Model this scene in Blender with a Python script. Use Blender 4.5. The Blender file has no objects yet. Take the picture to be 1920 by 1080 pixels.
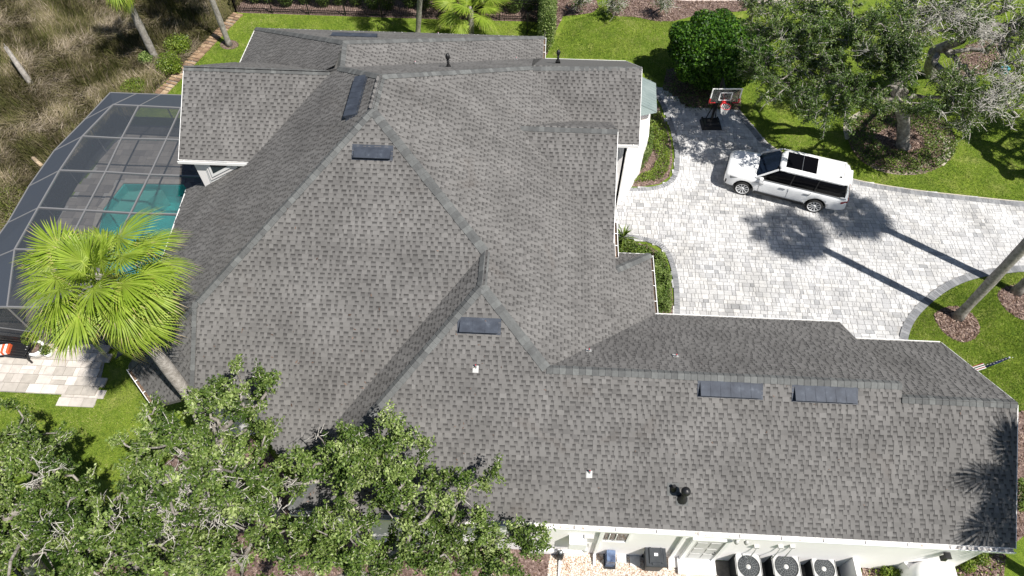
import bpy, bmesh, math, random
import numpy as np
from mathutils import Vector, Matrix
random.seed(7); RNG = np.random.default_rng(7)
SC = bpy.context.scene; COL = SC.collection
R = math.radians; PI = math.pi

# ------------------------------------------------------------------ camera
CAM_H = 24.5; FOC = 1297.475; NAD = 1480.831; YAW = .053; ROLL = -.001
TH = math.atan((NAD-540)/FOC)
cR = np.array([math.cos(YAW), math.sin(YAW), 0.]); cF = np.array([-math.sin(YAW)*math.sin(TH), math.cos(YAW)*math.sin(TH), -math.cos(TH)])
cU = np.cross(cR, cF)
cR, cU = cR*math.cos(ROLL)+cU*math.sin(ROLL), -cR*math.sin(ROLL)+cU*math.cos(ROLL)
camd = bpy.data.cameras.new('camera'); cam = bpy.data.objects.new('camera', camd); COL.objects.link(cam)
cam.matrix_world = Matrix(((cR[0], cU[0], -cF[0], 0), (cR[1], cU[1], -cF[1], 0), (cR[2], cU[2], -cF[2], CAM_H), (0, 0, 0, 1)))
camd.sensor_width = 36; camd.lens = 36*FOC/1920; camd.clip_end = 600; camd.clip_start = .5
SC.camera = cam
# ------------------------------------------------------------------ world, sun, exposure
SUN_AZ = R(-35.); SUN_EL = R(57.5)
w = bpy.data.worlds.new('World'); SC.world = w; w.use_nodes = True
nt = w.node_tree; bg = nt.nodes['Background']; sky = nt.nodes.new('ShaderNodeTexSky'); sky.sky_type = 'NISHITA'
sky.sun_disc = False; sky.sun_elevation = SUN_EL; sky.sun_rotation = PI/2-SUN_AZ; sky.air_density = 1.0; sky.dust_density = .6
nt.links.new(sky.outputs[0], bg.inputs[0]); bg.inputs[1].default_value = .052
sd = bpy.data.lights.new('sun', 'SUN'); sd.energy = 5.0; sd.angle = R(.53); sd.color = (1, .955, .89)
so = bpy.data.objects.new('sun', sd); COL.objects.link(so)
SUN = Vector((math.cos(SUN_EL)*math.cos(SUN_AZ), math.cos(SUN_EL)*math.sin(SUN_AZ), math.sin(SUN_EL)))
so.rotation_euler = SUN.to_track_quat('Z', 'Y').to_euler(); so.location = (0, 0, 60)
SC.view_settings.view_transform = 'Standard'; SC.view_settings.look = 'None'; SC.view_settings.gamma = 1
SC.view_settings.use_curve_mapping = False; SC.view_settings.exposure = .56
SC.render.engine = 'CYCLES'; SC.cycles.transparent_max_bounces = 24; SC.cycles.max_bounces = 6

# ------------------------------------------------------------------ helpers
def at(u, v, z=0.):
    "world point at height z seen at photo pixel (u, v)"
    d = cR*(u-960)+cU*(540-v)+cF*FOC; t = (z-CAM_H)/d[2]
    return Vector((d[0]*t, d[1]*t, z))
def a2(u, v, z=0.): p = at(u, v, z); return (p.x, p.y)
def link(o, parent=None):
    COL.objects.link(o)
    if parent is not None: o.parent = parent
    return o
def tag(o, label=None, cat=None, group=None, kind=None):
    for k, v in (('label', label), ('category', cat), ('group', group), ('kind', kind)):
        if v: o[k] = v
    return o
def empty(name, loc=(0, 0, 0), rz=0, label=None, cat=None, group=None):
    o = bpy.data.objects.new(name, None); o.location = loc; o.rotation_euler = (0, 0, rz); o.empty_display_size = .2
    return tag(link(o), label, cat, group)
def npmesh(name, V, Fs, mats, tone=None, mi=None, smooth=False):
    "V (n,3); Fs (m,k) one face size"
    me = bpy.data.meshes.new(name); V = np.asarray(V, np.float32); Fs = np.asarray(Fs, np.int32)
    m, k = Fs.shape
    me.vertices.add(len(V)); me.vertices.foreach_set('co', V.ravel())
    me.loops.add(m*k); me.loops.foreach_set('vertex_index', Fs.ravel())
    me.polygons.add(m); me.polygons.foreach_set('loop_start', np.arange(0, m*k, k, dtype=np.int32))
    try: me.polygons.foreach_set('loop_total', np.full(m, k, np.int32))
    except Exception: pass
    me.update(calc_edges=True)
    if not isinstance(mats, (list, tuple)): mats = [mats]
    for mt in mats: me.materials.append(mt)
    if tone is not None:
        a = me.attributes.new('tone', 'FLOAT', 'FACE'); a.data.foreach_set('value', np.asarray(tone, np.float32))
    if mi is not None: me.polygons.foreach_set('material_index', np.asarray(mi, np.int32))
    me.polygons.foreach_set('use_smooth', np.full(m, bool(smooth)))
    return me
def nobj(name, V, Fs, mats, parent=None, **k):
    return link(bpy.data.objects.new(name, npmesh(name, V, Fs, mats, **k)), parent)
class MB:
    "collects primitives, links them as one mesh object"
    def __init__(s): s.v = []; s.f = []; s.m = []; s.sm = []
    def add(s, V, Fc, mi=0, smooth=False):
        b = len(s.v); s.v += [tuple(p) for p in V]; s.f += [tuple(i+b for i in f) for f in Fc]; s.m += [mi]*len(Fc); s.sm += [smooth]*len(Fc); return s
    def box(s, c, d, rz=0, mi=0, M=None, taper=1.):
        x, y, z = d[0]/2, d[1]/2, d[2]/2; t = taper
        P = [(-x, -y, -z), (x, -y, -z), (x, y, -z), (-x, y, -z), (-x*t, -y*t, z), (x*t, -y*t, z), (x*t, y*t, z), (-x*t, y*t, z)]
        Mx = Matrix.Translation(c) @ (M if M is not None else Matrix.Rotation(rz, 4, 'Z'))
        return s.add([Mx @ Vector(p) for p in P], [(0, 3, 2, 1), (4, 5, 6, 7), (0, 1, 5, 4), (1, 2, 6, 5), (2, 3, 7, 6), (3, 0, 4, 7)], mi)
    def bar(s, a, b, w, h, mi=0, up=(0, 0, 1)):
        a = Vector(a); b = Vector(b); d = b-a; L = d.length
        if L < 1e-5: return s
        d = d/L; u = Vector(up)
        if abs(d.dot(u)) > .98: u = Vector((0, 1, 0))
        r = d.cross(u).normalized(); u2 = r.cross(d)
        P = []
        for p in (a, b):
            for i, j in ((-1, -1), (1, -1), (1, 1), (-1, 1)): P.append(p+r*i*w/2+u2*j*h/2)
        return s.add(P, [(0, 1, 2, 3), (7, 6, 5, 4), (0, 4, 5, 1), (1, 5, 6, 2), (2, 6, 7, 3), (3, 7, 4, 0)], mi)
    def tube(s, pts, rad, n=8, mi=0, cap=True, smooth=True):
        pts = [Vector(p) for p in pts]; k = len(pts)
        if not hasattr(rad, '__len__'): rad = [rad]*k
        V = []; ref = None
        for i, p in enumerate(pts):
            d = (pts[min(i+1, k-1)]-pts[max(i-1, 0)]).normalized()
            if ref is None: ref = Vector((0, 0, 1)) if abs(d.z) < .9 else Vector((1, 0, 0))
            r = d.cross(ref).normalized(); ref = r.cross(d).normalized()
            for j in range(n):
                a = 2*PI*j/n; V.append(p+(r*math.cos(a)+ref*math.sin(a))*rad[i])
        Fc = [(i*n+j, i*n+(j+1) % n, (i+1)*n+(j+1) % n, (i+1)*n+j) for i in range(k-1) for j in range(n)]
        s.add(V, Fc, mi, smooth)
        if cap: b = len(s.v)-len(V); s.f += [tuple(b+j for j in range(n))[::-1], tuple(b+(k-1)*n+j for j in range(n))]; s.m += [mi, mi]; s.sm += [False, False]
        return s
    def lathe(s, c, prof, n=16, mi=0, axis=None, smooth=True, cap=True):
        "prof: (r, z) list"
        M = Matrix.Translation(c) @ (axis if axis is not None else Matrix.Identity(4)); V = []
        for r, z in prof:
            for j in range(n): a = 2*PI*j/n; V.append(M @ Vector((r*math.cos(a), r*math.sin(a), z)))
        k = len(prof)
        Fc = [(i*n+j, i*n+(j+1) % n, (i+1)*n+(j+1) % n, (i+1)*n+j) for i in range(k-1) for j in range(n)]
        s.add(V, Fc, mi, smooth)
        b = len(s.v)-len(V)
        if not cap: return s
        if prof[0][0] > 1e-3: s.f.append(tuple(b+j for j in range(n))[::-1]); s.m.append(mi); s.sm.append(False)
        if prof[-1][0] > 1e-3: s.f.append(tuple(b+(k-1)*n+j for j in range(n))); s.m.append(mi); s.sm.append(False)
        return s
    def prism(s, poly, z0, z1, mi=0):
        n = len(poly)
        ar = sum(poly[i][0]*poly[(i+1) % n][1]-poly[(i+1) % n][0]*poly[i][1] for i in range(n))
        if ar < 0: poly = poly[::-1]
        V = [(p[0], p[1], z0) for p in poly]+[(p[0], p[1], z1) for p in poly]
        return s.add(V, [tuple(range(n))[::-1], tuple(range(n, 2*n))]+[(i, (i+1) % n, n+(i+1) % n, n+i) for i in range(n)], mi)
    def mesh(s, name, mats):
        me = bpy.data.meshes.new(name); me.from_pydata([tuple(p) for p in s.v], [], s.f)
        if not isinstance(mats, (list, tuple)): mats = [mats]
        for m in mats: me.materials.append(m)
        me.polygons.foreach_set('material_index', s.m); me.polygons.foreach_set('use_smooth', s.sm); me.update(); return me
    def build(s, name, mats, parent=None): return link(bpy.data.objects.new(name, s.mesh(name, mats)), parent)
def dup(root, loc=None, rz=None, label=None, group=None, **k):
    def cp(o, par):
        c = o.copy(); COL.objects.link(c)
        if par is not None: c.parent = par
        for ch in [x for x in o.children]: cp(ch, c)
        return c
    r = cp(root, None)
    if loc is not None: r.location = loc
    if rz is not None: r.rotation_euler[2] = rz
    return tag(r, label, None, group)
def inpoly(P, poly):
    P = np.asarray(P); x, y = P[:, 0], P[:, 1]; c = np.zeros(len(P), bool); n = len(poly)
    for i in range(n):
        x1, y1 = poly[i][:2]; x2, y2 = poly[(i+1) % n][:2]
        if y1 == y2: continue
        c ^= ((y1 > y) != (y2 > y)) & (x < (x2-x1)*(y-y1)/(y2-y1)+x1)
    return c
def spline(pts, n=8, closed=False):
    P = [Vector((*p[:2], p[2] if len(p) > 2 else 0)) for p in pts]; out = []; k = len(P)
    for i in range(k if closed else k-1):
        g = lambda j: P[j % k] if closed else P[min(max(j, 0), k-1)]
        a, b, c, d = g(i-1), g(i), g(i+1), g(i+2)
        for t in range(n):
            t = t/n; out.append(.5*((2*b)+(c-a)*t+(2*a-5*b+4*c-d)*t*t+(3*b-a-3*c+d)*t**3))
    if not closed: out.append(P[-1])
    return out

# ------------------------------------------------------------------ materials
def mat(name, col, rough=.7, metal=0., spec=.5, **k):
    m = bpy.data.materials.new(name); m.use_nodes = True; b = m.node_tree.nodes['Principled BSDF']
    b.inputs['Base Color'].default_value = (*col, 1); b.inputs['Roughness'].default_value = rough
    b.inputs['Metallic'].default_value = metal; b.inputs['Specular IOR Level'].default_value = spec
    for kk, v in k.items(): b.inputs[kk.replace('_', ' ')].default_value = v
    return m
def nd(m, t, **k):
    n = m.node_tree.nodes.new(t)
    for a, v in k.items(): setattr(n, a, v)
    return n
def lk(m, a, b): m.node_tree.links.new(a, b)
def ramp(m, stops, fac=None):
    r = nd(m, 'ShaderNodeValToRGB'); cr = r.color_ramp
    while len(cr.elements) < len(stops): cr.elements.new(.5)
    for e, (p, c) in zip(cr.elements, stops): e.position = p; e.color = (*c, 1)
    if fac is not None: lk(m, fac, r.inputs[0])
    return r
def noise(m, scale, detail=4, rough=.55, vec=None, dist=0.):
    n = nd(m, 'ShaderNodeTexNoise'); n.inputs['Scale'].default_value = scale; n.inputs['Detail'].default_value = detail
    n.inputs['Roughness'].default_value = rough; n.inputs['Distortion'].default_value = dist
    if vec is not None: lk(m, vec, n.inputs['Vector'])
    return n
def wpos(m): return nd(m, 'ShaderNodeNewGeometry').outputs['Position']
def mix(m, a, b, fac=.5, mode='MIX'):
    x = nd(m, 'ShaderNodeMixRGB', blend_type=mode)
    for i, v in ((0, fac), (1, a), (2, b)):
        if hasattr(v, 'type'): lk(m, v, x.inputs[i])
        elif isinstance(v, tuple): x.inputs[i].default_value = (*v, 1)
        else: x.inputs[i].default_value = v
    return x.outputs[0]
def bump(m, h, strength=.3, dist=.02):
    b = nd(m, 'ShaderNodeBump'); b.inputs['Strength'].default_value = strength; b.inputs['Distance'].default_value = dist
    lk(m, h, b.inputs['Height']); lk(m, b.outputs[0], m.node_tree.nodes['Principled BSDF'].inputs['Normal'])
def setcol(m, s): lk(m, s, m.node_tree.nodes['Principled BSDF'].inputs['Base Color'])
def noisy(name, stops, scale=3., rough=.8, bs=.2, bscale=None, bdist=.01, detail=6, spec=.4, metal=0., fine=None):
    m = mat(name, stops[0][1], rough, metal, spec); p = wpos(m); n = noise(m, scale, detail, .6, p)
    c = ramp(m, stops, n.outputs[0]).outputs[0]
    if fine:
        n2 = noise(m, fine[0], 2, .5, p); c = mix(m, c, ramp(m, [(.25, (1-fine[1],)*3), (.75, (1+fine[1],)*3)], n2.outputs[0]).outputs[0], 1., 'MULTIPLY')
    setcol(m, c)
    if bs: n3 = noise(m, bscale or scale*4, 4, .6, p); bump(m, n3.outputs[0], bs, bdist)
    return m
def toned(name, stops, rough=.8, spec=.4, trans=0., var=.25, vscale=2., coat=0., objrand=0.):
    "colour by per-face 'tone' attribute, modulated by soft noise"
    m = mat(name, stops[0][1], rough, 0, spec); a = nd(m, 'ShaderNodeAttribute', attribute_name='tone')
    f = a.outputs['Fac']
    c = ramp(m, stops, f).outputs[0]
    if var:
        n = noise(m, vscale, 3, .6, wpos(m)); c = mix(m, c, ramp(m, [(.25, (1-var,)*3), (.75, (1+var,)*3)], n.outputs[0]).outputs[0], 1., 'MULTIPLY')
    setcol(m, c); b = m.node_tree.nodes['Principled BSDF']
    if trans:
        t = nd(m, 'ShaderNodeBsdfTranslucent'); lk(m, mix(m, c, (1.25, 1.35, .55), 1., 'MULTIPLY'), t.inputs[0])
        s = nd(m, 'ShaderNodeMixShader'); s.inputs[0].default_value = trans
        lk(m, b.outputs[0], s.inputs[1]); lk(m, t.outputs[0], s.inputs[2]); lk(m, s.outputs[0], m.node_tree.nodes['Material Output'].inputs[0])
    return m
M = {}
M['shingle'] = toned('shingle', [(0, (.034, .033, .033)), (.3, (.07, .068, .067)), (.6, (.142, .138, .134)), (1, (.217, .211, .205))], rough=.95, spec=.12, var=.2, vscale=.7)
def _sh():
    m = M['shingle']; n = noise(m, 160, 2, .5, wpos(m)); bump(m, n.outputs[0], .35, .004)
    # rusty and algae stains of their own shape
    b = m.node_tree.nodes['Principled BSDF']; src = b.inputs['Base Color'].links[0].from_socket
    n2 = noise(m, .45, 5, .65, wpos(m), 1.2); r = ramp(m, [(.6, (0, 0, 0)), (.8, (.4,)*3)], n2.outputs[0]); setcol(m, mix(m, src, (.105, .09, .08), r.outputs[0]))
_sh()
M['deck_roof'] = noisy('roof_felt', [(0, (.10, .098, .095)), (1, (.13, .127, .124))], 5, .95)
M['cap'] = [noisy('ridge_cap_%s' % n, [(.3, tuple(c*.85 for c in col)), (.7, tuple(c*1.15 for c in col))], 9, .95, .3, 120, .004, spec=.15) for n, col in (('dark', (.095, .098, .098)), ('mid', (.115, .119, .118)), ('pale', (.136, .141, .139)))]
M['white'] = noisy('white_paint', [(.3, (.82, .82, .81)), (.7, (.88, .88, .87))], 2.5, .5, .05)
M['stucco'] = noisy('white_stucco', [(.3, (.84, .81, .80)), (.7, (.88, .86, .85))], 1.2, .85, .3, 60, .006)
M['soffit'] = mat('soffit', (.6, .6, .6), .7)
M['vent'] = noisy('roof_vent_metal', [(.3, (.03, .036, .05)), (.6, (.05, .06, .08)), (.78, (.11, .125, .15))], 3.5, .6, .1, 8, .01, spec=.3, metal=.1)
M['black'] = mat('black_plastic', (.012, .012, .013), .45)
M['blackm'] = mat('black_metal', (.015, .015, .016), .4, .3)
M['grate'] = mat('dark_grey_metal', (.05, .055, .06), .45, .6)
M['steel'] = mat('steel', (.45, .46, .47), .35, .8)
M['greymetal'] = noisy('grey_enamel', [(.3, (.42, .42, .41)), (.7, (.5, .5, .49))], 4, .45, .05)
M['glass'] = mat('window_glass', (.02, .035, .04), .05, 0, .8)
M['debris'] = noisy('gutter_debris', [(.35, (.05, .035, .03)), (.6, (.18, .12, .08)), (.75, (.45, .38, .3))], 25, .95)
M['metalroof'] = noisy('standing_seam_metal', [(.3, (.2, .25, .245)), (.7, (.27, .32, .31))], 1.5, .45, .05, metal=.2)
M['lawn'] = None
def lawn(name, a, b, c, dry):
    m = mat(name, a, .95, 0, .15); p = wpos(m)
    n1 = noise(m, .55, 4, .6, p); n2 = noise(m, 5.5, 4, .7, p); n3 = noise(m, 34, 3, .75, p)
    c1 = ramp(m, [(.3, a), (.5, b), (.68, c)], n1.outputs[0]).outputs[0]
    c2 = ramp(m, [(.35, a), (.6, c), (.8, dry)], n2.outputs[0]).outputs[0]
    c3 = mix(m, c1, c2, .5); c3 = mix(m, c3, ramp(m, [(.32, (.35,)*3), (.5, (.95,)*3), (.68, (1.6,)*3)], n3.outputs[0]).outputs[0], 1., 'MULTIPLY')
    n4 = noise(m, .9, 6, .75, p, .5); c3 = mix(m, c3, dry, ramp(m, [(.52, (0,)*3), (.72, (.6,)*3)], n4.outputs[0]).outputs[0])
    setcol(m, c3); bump(m, n3.outputs[0], .9, .05); return m
M['lawn'] = lawn('lawn', (.06, .11, .012), (.125, .195, .018), (.205, .265, .035), (.31, .31, .10))
M['grass'] = toned('grass_blades', [(0, (.055, .105, .01)), (.45, (.14, .22, .022)), (.8, (.25, .30, .06)), (1, (.42, .39, .17))], .7, .25, trans=.25, var=.3, vscale=.8)
M['marshsoil'] = noisy('marsh_mud', [(.3, (.03, .026, .018)), (.5, (.085, .07, .045)), (.7, (.14, .12, .075))], 1.6, .95, .8, 9, .12, fine=(12, .35))
M['marsh'] = toned('marsh_grass_blades', [(0, (.06, .07, .018)), (.28, (.11, .11, .035)), (.5, (.16, .14, .07)), (.75, (.25, .205, .14)), (1, (.42, .355, .28))], .85, .2, trans=.15, var=.3, vscale=.5)
M['leaf'] = toned('oak_leaves', [(0, (.014, .032, .007)), (.4, (.05, .092, .014)), (.75, (.14, .2, .045)), (1, (.33, .39, .16))], .5, .22, trans=.12, var=.3, vscale=.7)
M['leafgrey'] = toned('grey_green_leaves', [(0, (.02, .042, .008)), (.5, (.065, .115, .02)), (.85, (.14, .2, .045)), (1, (.25, .28, .11))], .5, .4, trans=.22, var=.35, vscale=.5)
M['leafdark'] = toned('glossy_dark_leaves', [(0, (.012, .035, .006)), (.6, (.035, .10, .008)), (1, (.10, .21, .012))], .5, .25, trans=.22, var=.25, vscale=1.5)
M['leafbed'] = toned('groundcover_leaves', [(0, (.03, .055, .01)), (.5, (.085, .14, .018)), (1, (.2, .26, .05))], .45, .4, trans=.25, var=.3, vscale=1.5)
M['leafgold'] = toned('yellow_green_leaves', [(0, (.05, .09, .01)), (.5, (.13, .2, .02)), (1, (.26, .32, .05))], .45, .4, trans=.3, var=.2)
M['bark'] = noisy('oak_bark', [(.3, (.11, .095, .08)), (.5, (.24, .22, .195)), (.7, (.42, .40, .36))], 5, .95, .8, 22, .05)
M['twig'] = noisy('lichen_twigs', [(.3, (.3, .28, .25)), (.6, (.5, .48, .44)), (.8, (.62, .6, .56))], 6, .9, 0)
M['palmbark'] = noisy('palm_bark', [(.3, (.16, .145, .125)), (.5, (.27, .25, .225)), (.7, (.38, .36, .33))], 7, .95, .7, 26, .04)
M['frond'] = toned('palm_frond', [(0, (.05, .10, .01)), (.45, (.2, .29, .025)), (.8, (.36, .44, .08)), (.9, (.38, .33, .08)), (1, (.42, .34, .22))], .5, .3, trans=.28, var=.22, vscale=2.5)
M['fronddead'] = toned('dry_palm_frond', [(0, (.3, .2, .09)), (1, (.5, .38, .2))], .7, .3, trans=.25, var=.2)
M['petiole'] = mat('palm_petiole', (.16, .2, .05), .5)
M['mulch'] = noisy('mulch', [(.3, (.055, .033, .026)), (.5, (.15, .10, .085)), (.72, (.34, .26, .23))], 11, .95, 1., 28, .04, fine=(45, .4))
M['mulchchip'] = toned('mulch_chips', [(0, (.05, .028, .02)), (.5, (.16, .105, .08)), (1, (.38, .29, .24))], .9, .2, var=.1)
M['paver'] = toned('pale_stone_pavers', [(0, (.31, .315, .325)), (.35, (.43, .432, .44)), (.7, (.515, .515, .515)), (1, (.60, .595, .59))], .85, .3, var=.13, vscale=4.)
_b = M['paver']; bump(_b, noise(_b, 40, 3, .6, wpos(_b)).outputs[0], .3, .006)
_src = _b.node_tree.nodes['Principled BSDF'].inputs['Base Color'].links[0].from_socket
setcol(_b, mix(_b, _src, ramp(_b, [(.3, (.8,)*3), (.7, (1.12,)*3)], noise(_b, 19, 4, .7, wpos(_b)).outputs[0]).outputs[0], 1., 'MULTIPLY'))
_s2 = _b.node_tree.nodes['Principled BSDF'].inputs['Base Color'].links[0].from_socket
setcol(_b, mix(_b, _s2, ramp(_b, [(.35, (.80, .79, .77)), (.6, (1.03,)*3)], noise(_b, .5, 6, .7, wpos(_b), .8).outputs[0]).outputs[0], 1., 'MULTIPLY'))
M['border'] = toned('grey_border_pavers', [(0, (.15, .155, .165)), (1, (.25, .255, .265))], .85, .3, var=.15, vscale=5.)
M['sand'] = noisy('joint_sand', [(.3, (.26, .255, .25)), (.7, (.36, .35, .34))], 20, .95)
M['edge'] = noisy('concrete_edge', [(.3, (.36, .32, .26)), (.7, (.55, .5, .42))], 8, .95)
M['patio'] = toned('travertine', [(0, (.38, .35, .31)), (.5, (.5, .46, .42)), (1, (.62, .58, .53))], .8, .3, var=.15, vscale=4.)
M['deckp'] = toned('pool_deck_pavers', [(0, (.17, .155, .145)), (1, (.28, .255, .235))], .85, .3, var=.15, vscale=3.)  # travertine in a darker tone: shade of the screen put into the colour
M['brick'] = toned('weathered_bricks', [(0, (.17, .11, .075)), (.5, (.28, .19, .12)), (1, (.4, .3, .2))], .9, .2, var=.25, vscale=6.)
M['pebble'] = toned('pebbles', [(0, (.3, .16, .09)), (.15, (.5, .35, .24)), (.4, (.64, .56, .47)), (1, (.8, .77, .72))], .7, .3, var=.1)
M['alu'] = mat('bronze_grey_beam', (.19, .19, .195), .45, .1)
M['pool'] = noisy('pool_plaster', [(.3, (.10, .55, .54)), (.7, (.16, .68, .66))], 1.5, .5, 0)
M['coping'] = noisy('pool_coping', [(.3, (.3, .28, .25)), (.7, (.4, .37, .34))], 6, .8)
def screen(name, op, col=(.018, .02, .023)):
    m = mat(name, col, .75, 0, .2); t = nd(m, 'ShaderNodeBsdfTransparent'); s = nd(m, 'ShaderNodeMixShader')
    lw = nd(m, 'ShaderNodeLayerWeight'); lw.inputs[0].default_value = .5
    r = nd(m, 'ShaderNodeMapRange'); lk(m, lw.outputs['Facing'], r.inputs[0]); r.inputs[1].default_value = .1; r.inputs[2].default_value = .9; r.inputs[3].default_value = op; r.inputs[4].default_value = min(1, op+.35)
    lk(m, r.outputs[0], s.inputs[0]); lk(m, t.outputs[0], s.inputs[1]); lk(m, m.node_tree.nodes['Principled BSDF'].outputs[0], s.inputs[2]); lk(m, s.outputs[0], m.node_tree.nodes['Material Output'].inputs[0]); return m
M['screen'] = screen('insect_screen', .42, (.055, .065, .08))
M['screen2'] = screen('privacy_screen', .86, (.05, .06, .078))
def waterm():
    m = mat('pool_water', (.3, .75, .72), .03, 0, .5, Transmission_Weight=1., IOR=1.33)
    n = noise(m, 3.5, 3, .6, wpos(m)); bump(m, n.outputs[0], .25, .03)
    b = m.node_tree.nodes['Principled BSDF']; t = nd(m, 'ShaderNodeBsdfTransparent'); t.inputs[0].default_value = (.45, .83, .82, 1); s = nd(m, 'ShaderNodeMixShader'); s.inputs[0].default_value = .75
    lk(m, b.outputs[0], s.inputs[1]); lk(m, t.outputs[0], s.inputs[2]); lk(m, s.outputs[0], m.node_tree.nodes['Material Output'].inputs[0]); return m
M['water'] = waterm()
M['carpaint'] = mat('white_car_paint', (.78, .79, .80), .25, 0, .5, Coat_Weight=.8, Coat_Roughness=.04)
M['carglass'] = mat('dark_car_glass', (.003, .003, .004), .2, 0, .1)
M['windshield'] = mat('windshield_glass', (.004, .007, .016), .05, 0, .5)
M['tyre'] = mat('tyre_rubber', (.012, .012, .012), .85)
M['rim'] = mat('alloy_rim', (.7, .71, .72), .35, .15)
M['lamp'] = mat('headlamp_glass', (.12, .13, .14), .08, .2)
M['taillamp'] = mat('tail_lamp', (.2, .005, .008), .15)
M['orange'] = mat('orange_fabric', (.6, .1, .03), .8)
M['red'] = mat('red_paint', (.6, .025, .03), .45)
M['net'] = mat('white_net', (.75, .75, .75), .8)
def acryl():
    m = mat('clear_backboard', (.1, .11, .11), .05, 0, .6); t = nd(m, 'ShaderNodeBsdfTransparent'); s = nd(m, 'ShaderNodeMixShader'); s.inputs[0].default_value = .72
    lk(m, m.node_tree.nodes['Principled BSDF'].outputs[0], s.inputs[1]); lk(m, t.outputs[0], s.inputs[2]); lk(m, s.outputs[0], m.node_tree.nodes['Material Output'].inputs[0]); return m
M['acrylic'] = acryl()

# ================================================================== GROUND
from mathutils.geometry import tessellate_polygon
def sheet(name, poly, z, m, holes=(), parent=None, kind='structure', label=None):
    loops = [[Vector((p[0], p[1], 0)) for p in poly]]+[[Vector((p[0], p[1], 0)) for p in h] for h in holes]
    tris = tessellate_polygon(loops); V = [(p.x, p.y, z) for l in loops for p in l]
    F2 = []
    for t in tris:
        a, b, c = (V[i] for i in t)
        F2.append(t if (b[0]-a[0])*(c[1]-a[1])-(b[1]-a[1])*(c[0]-a[0]) > 0 else t[::-1])
    me = bpy.data.meshes.new(name); me.from_pydata(V, [], F2); me.materials.append(m); me.update()
    o = link(bpy.data.objects.new(name, me), parent)
    if kind: o['kind'] = kind
    if label: o['label'] = label
    return o
def pxs(pts, z=0., n=0, closed=False):
    P = [a2(u, v, z) for u, v in pts]
    return [(p.x, p.y) for p in spline(P, n, closed)] if n else P
POOL = [a2(*p) for p in ((232, 344), (345, 346), (366, 378), (330, 560), (215, 545), (176, 470), (194, 392))]
sheet('ground', [(-150, -60), (150, -60), (150, 160), (-150, 160)], -.03, M['mulch'], [POOL])
MARSH = [(-110, 15.2), (-24.3, 15.2), (-23.6, 18), (-22.4, 24), (-21.9, 27), (-21.42, 29.5), (-19.1, 37.5), (-18.2, 44), (-17, 60), (-17, 110), (-110, 110)]
LAWN = [(-24.3, -20), (70, -20), (70, 60), (-17, 60), (-18.2, 44), (-19.1, 37.5), (-21.42, 29.5), (-21.9, 27), (-22.4, 24), (-23.6, 18), (-24.3, 15.2), (-60, 15.2), (-60, -20)]
sheet('lawn', LAWN, 0, M['lawn'], [POOL])
sheet('marsh', MARSH, -.01, M['marshsoil'])

# ---- driveway
dr_top = [(1385, 208), (1412, 240), (1445, 275), (1520, 312), (1600, 338), (1700, 356), (1800, 368), (1925, 381), (2100, 395), (2400, 405)]
dr_circ = [(2400, 560), (2100, 517), (1985, 503), (1920, 499), (1880, 502), (1820, 512), (1770, 532), (1725, 566), (1697, 600), (1684, 640), (1680, 700)]
dr_bed1 = [(1150, 353), (1200, 353), (1236, 348), (1258, 334), (1265, 305), (1262, 265), (1252, 228), (1240, 200), (1226, 176), (1212, 152)]
dr_bed2 = [(1264, 690), (1264, 590), (1262, 530), (1254, 492), (1240, 468), (1215, 455), (1185, 449), (1140, 446)]
S_top, S_circ, S_b1, S_b2 = (pxs(c, 0, 8) for c in (dr_top, dr_circ, dr_bed1, dr_bed2))
DRIVE = S_b1+pxs([(1250, 172), (1285, 200), (1335, 203)])+S_top+S_circ+S_b2
drive = sheet('driveway', DRIVE, .012, M['sand'])
def brickrows(poly, rows, wr, ang=0., gap=.006):
    "random ashlar pieces (cx, cy, w, d) in rows over a polygon"
    c, s = math.cos(ang), math.sin(ang)
    Q = [(x*c+y*s, -x*s+y*c) for x, y in poly]; xs = [q[0] for q in Q]; ys = [q[1] for q in Q]
    out = []; y = min(ys)
    while y < max(ys):
        d = random.choice(rows); x = min(xs)-random.random()*wr[-1]
        while x < max(xs):
            w = random.choice(wr)
            if w >= wr[-1] and d >= rows[-1] and random.random() < .12:
                out += [(x+w/2, y+d/4, w, d/2), (x+w/2, y+d*.75, w, d/2)]
            elif d >= rows[-1] and random.random() < .15:
                out += [(x+w/4, y+d/2, w/2, d), (x+w*.75, y+d/2, w/2, d)]
            else: out.append((x+w/2, y+d/2, w, d))
            x += w
        y += d
    P = np.array([(a*c-b*s, a*s+b*c) for a, b, _, _ in out]); k = inpoly(P, poly)
    return [(P[i][0], P[i][1], out[i][2]-gap, out[i][3]-gap) for i in range(len(out)) if k[i]], ang
BOXF = np.array([(4, 5, 6, 7), (0, 1, 5, 4), (1, 2, 6, 5), (2, 3, 7, 6), (3, 0, 4, 7)])
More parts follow.
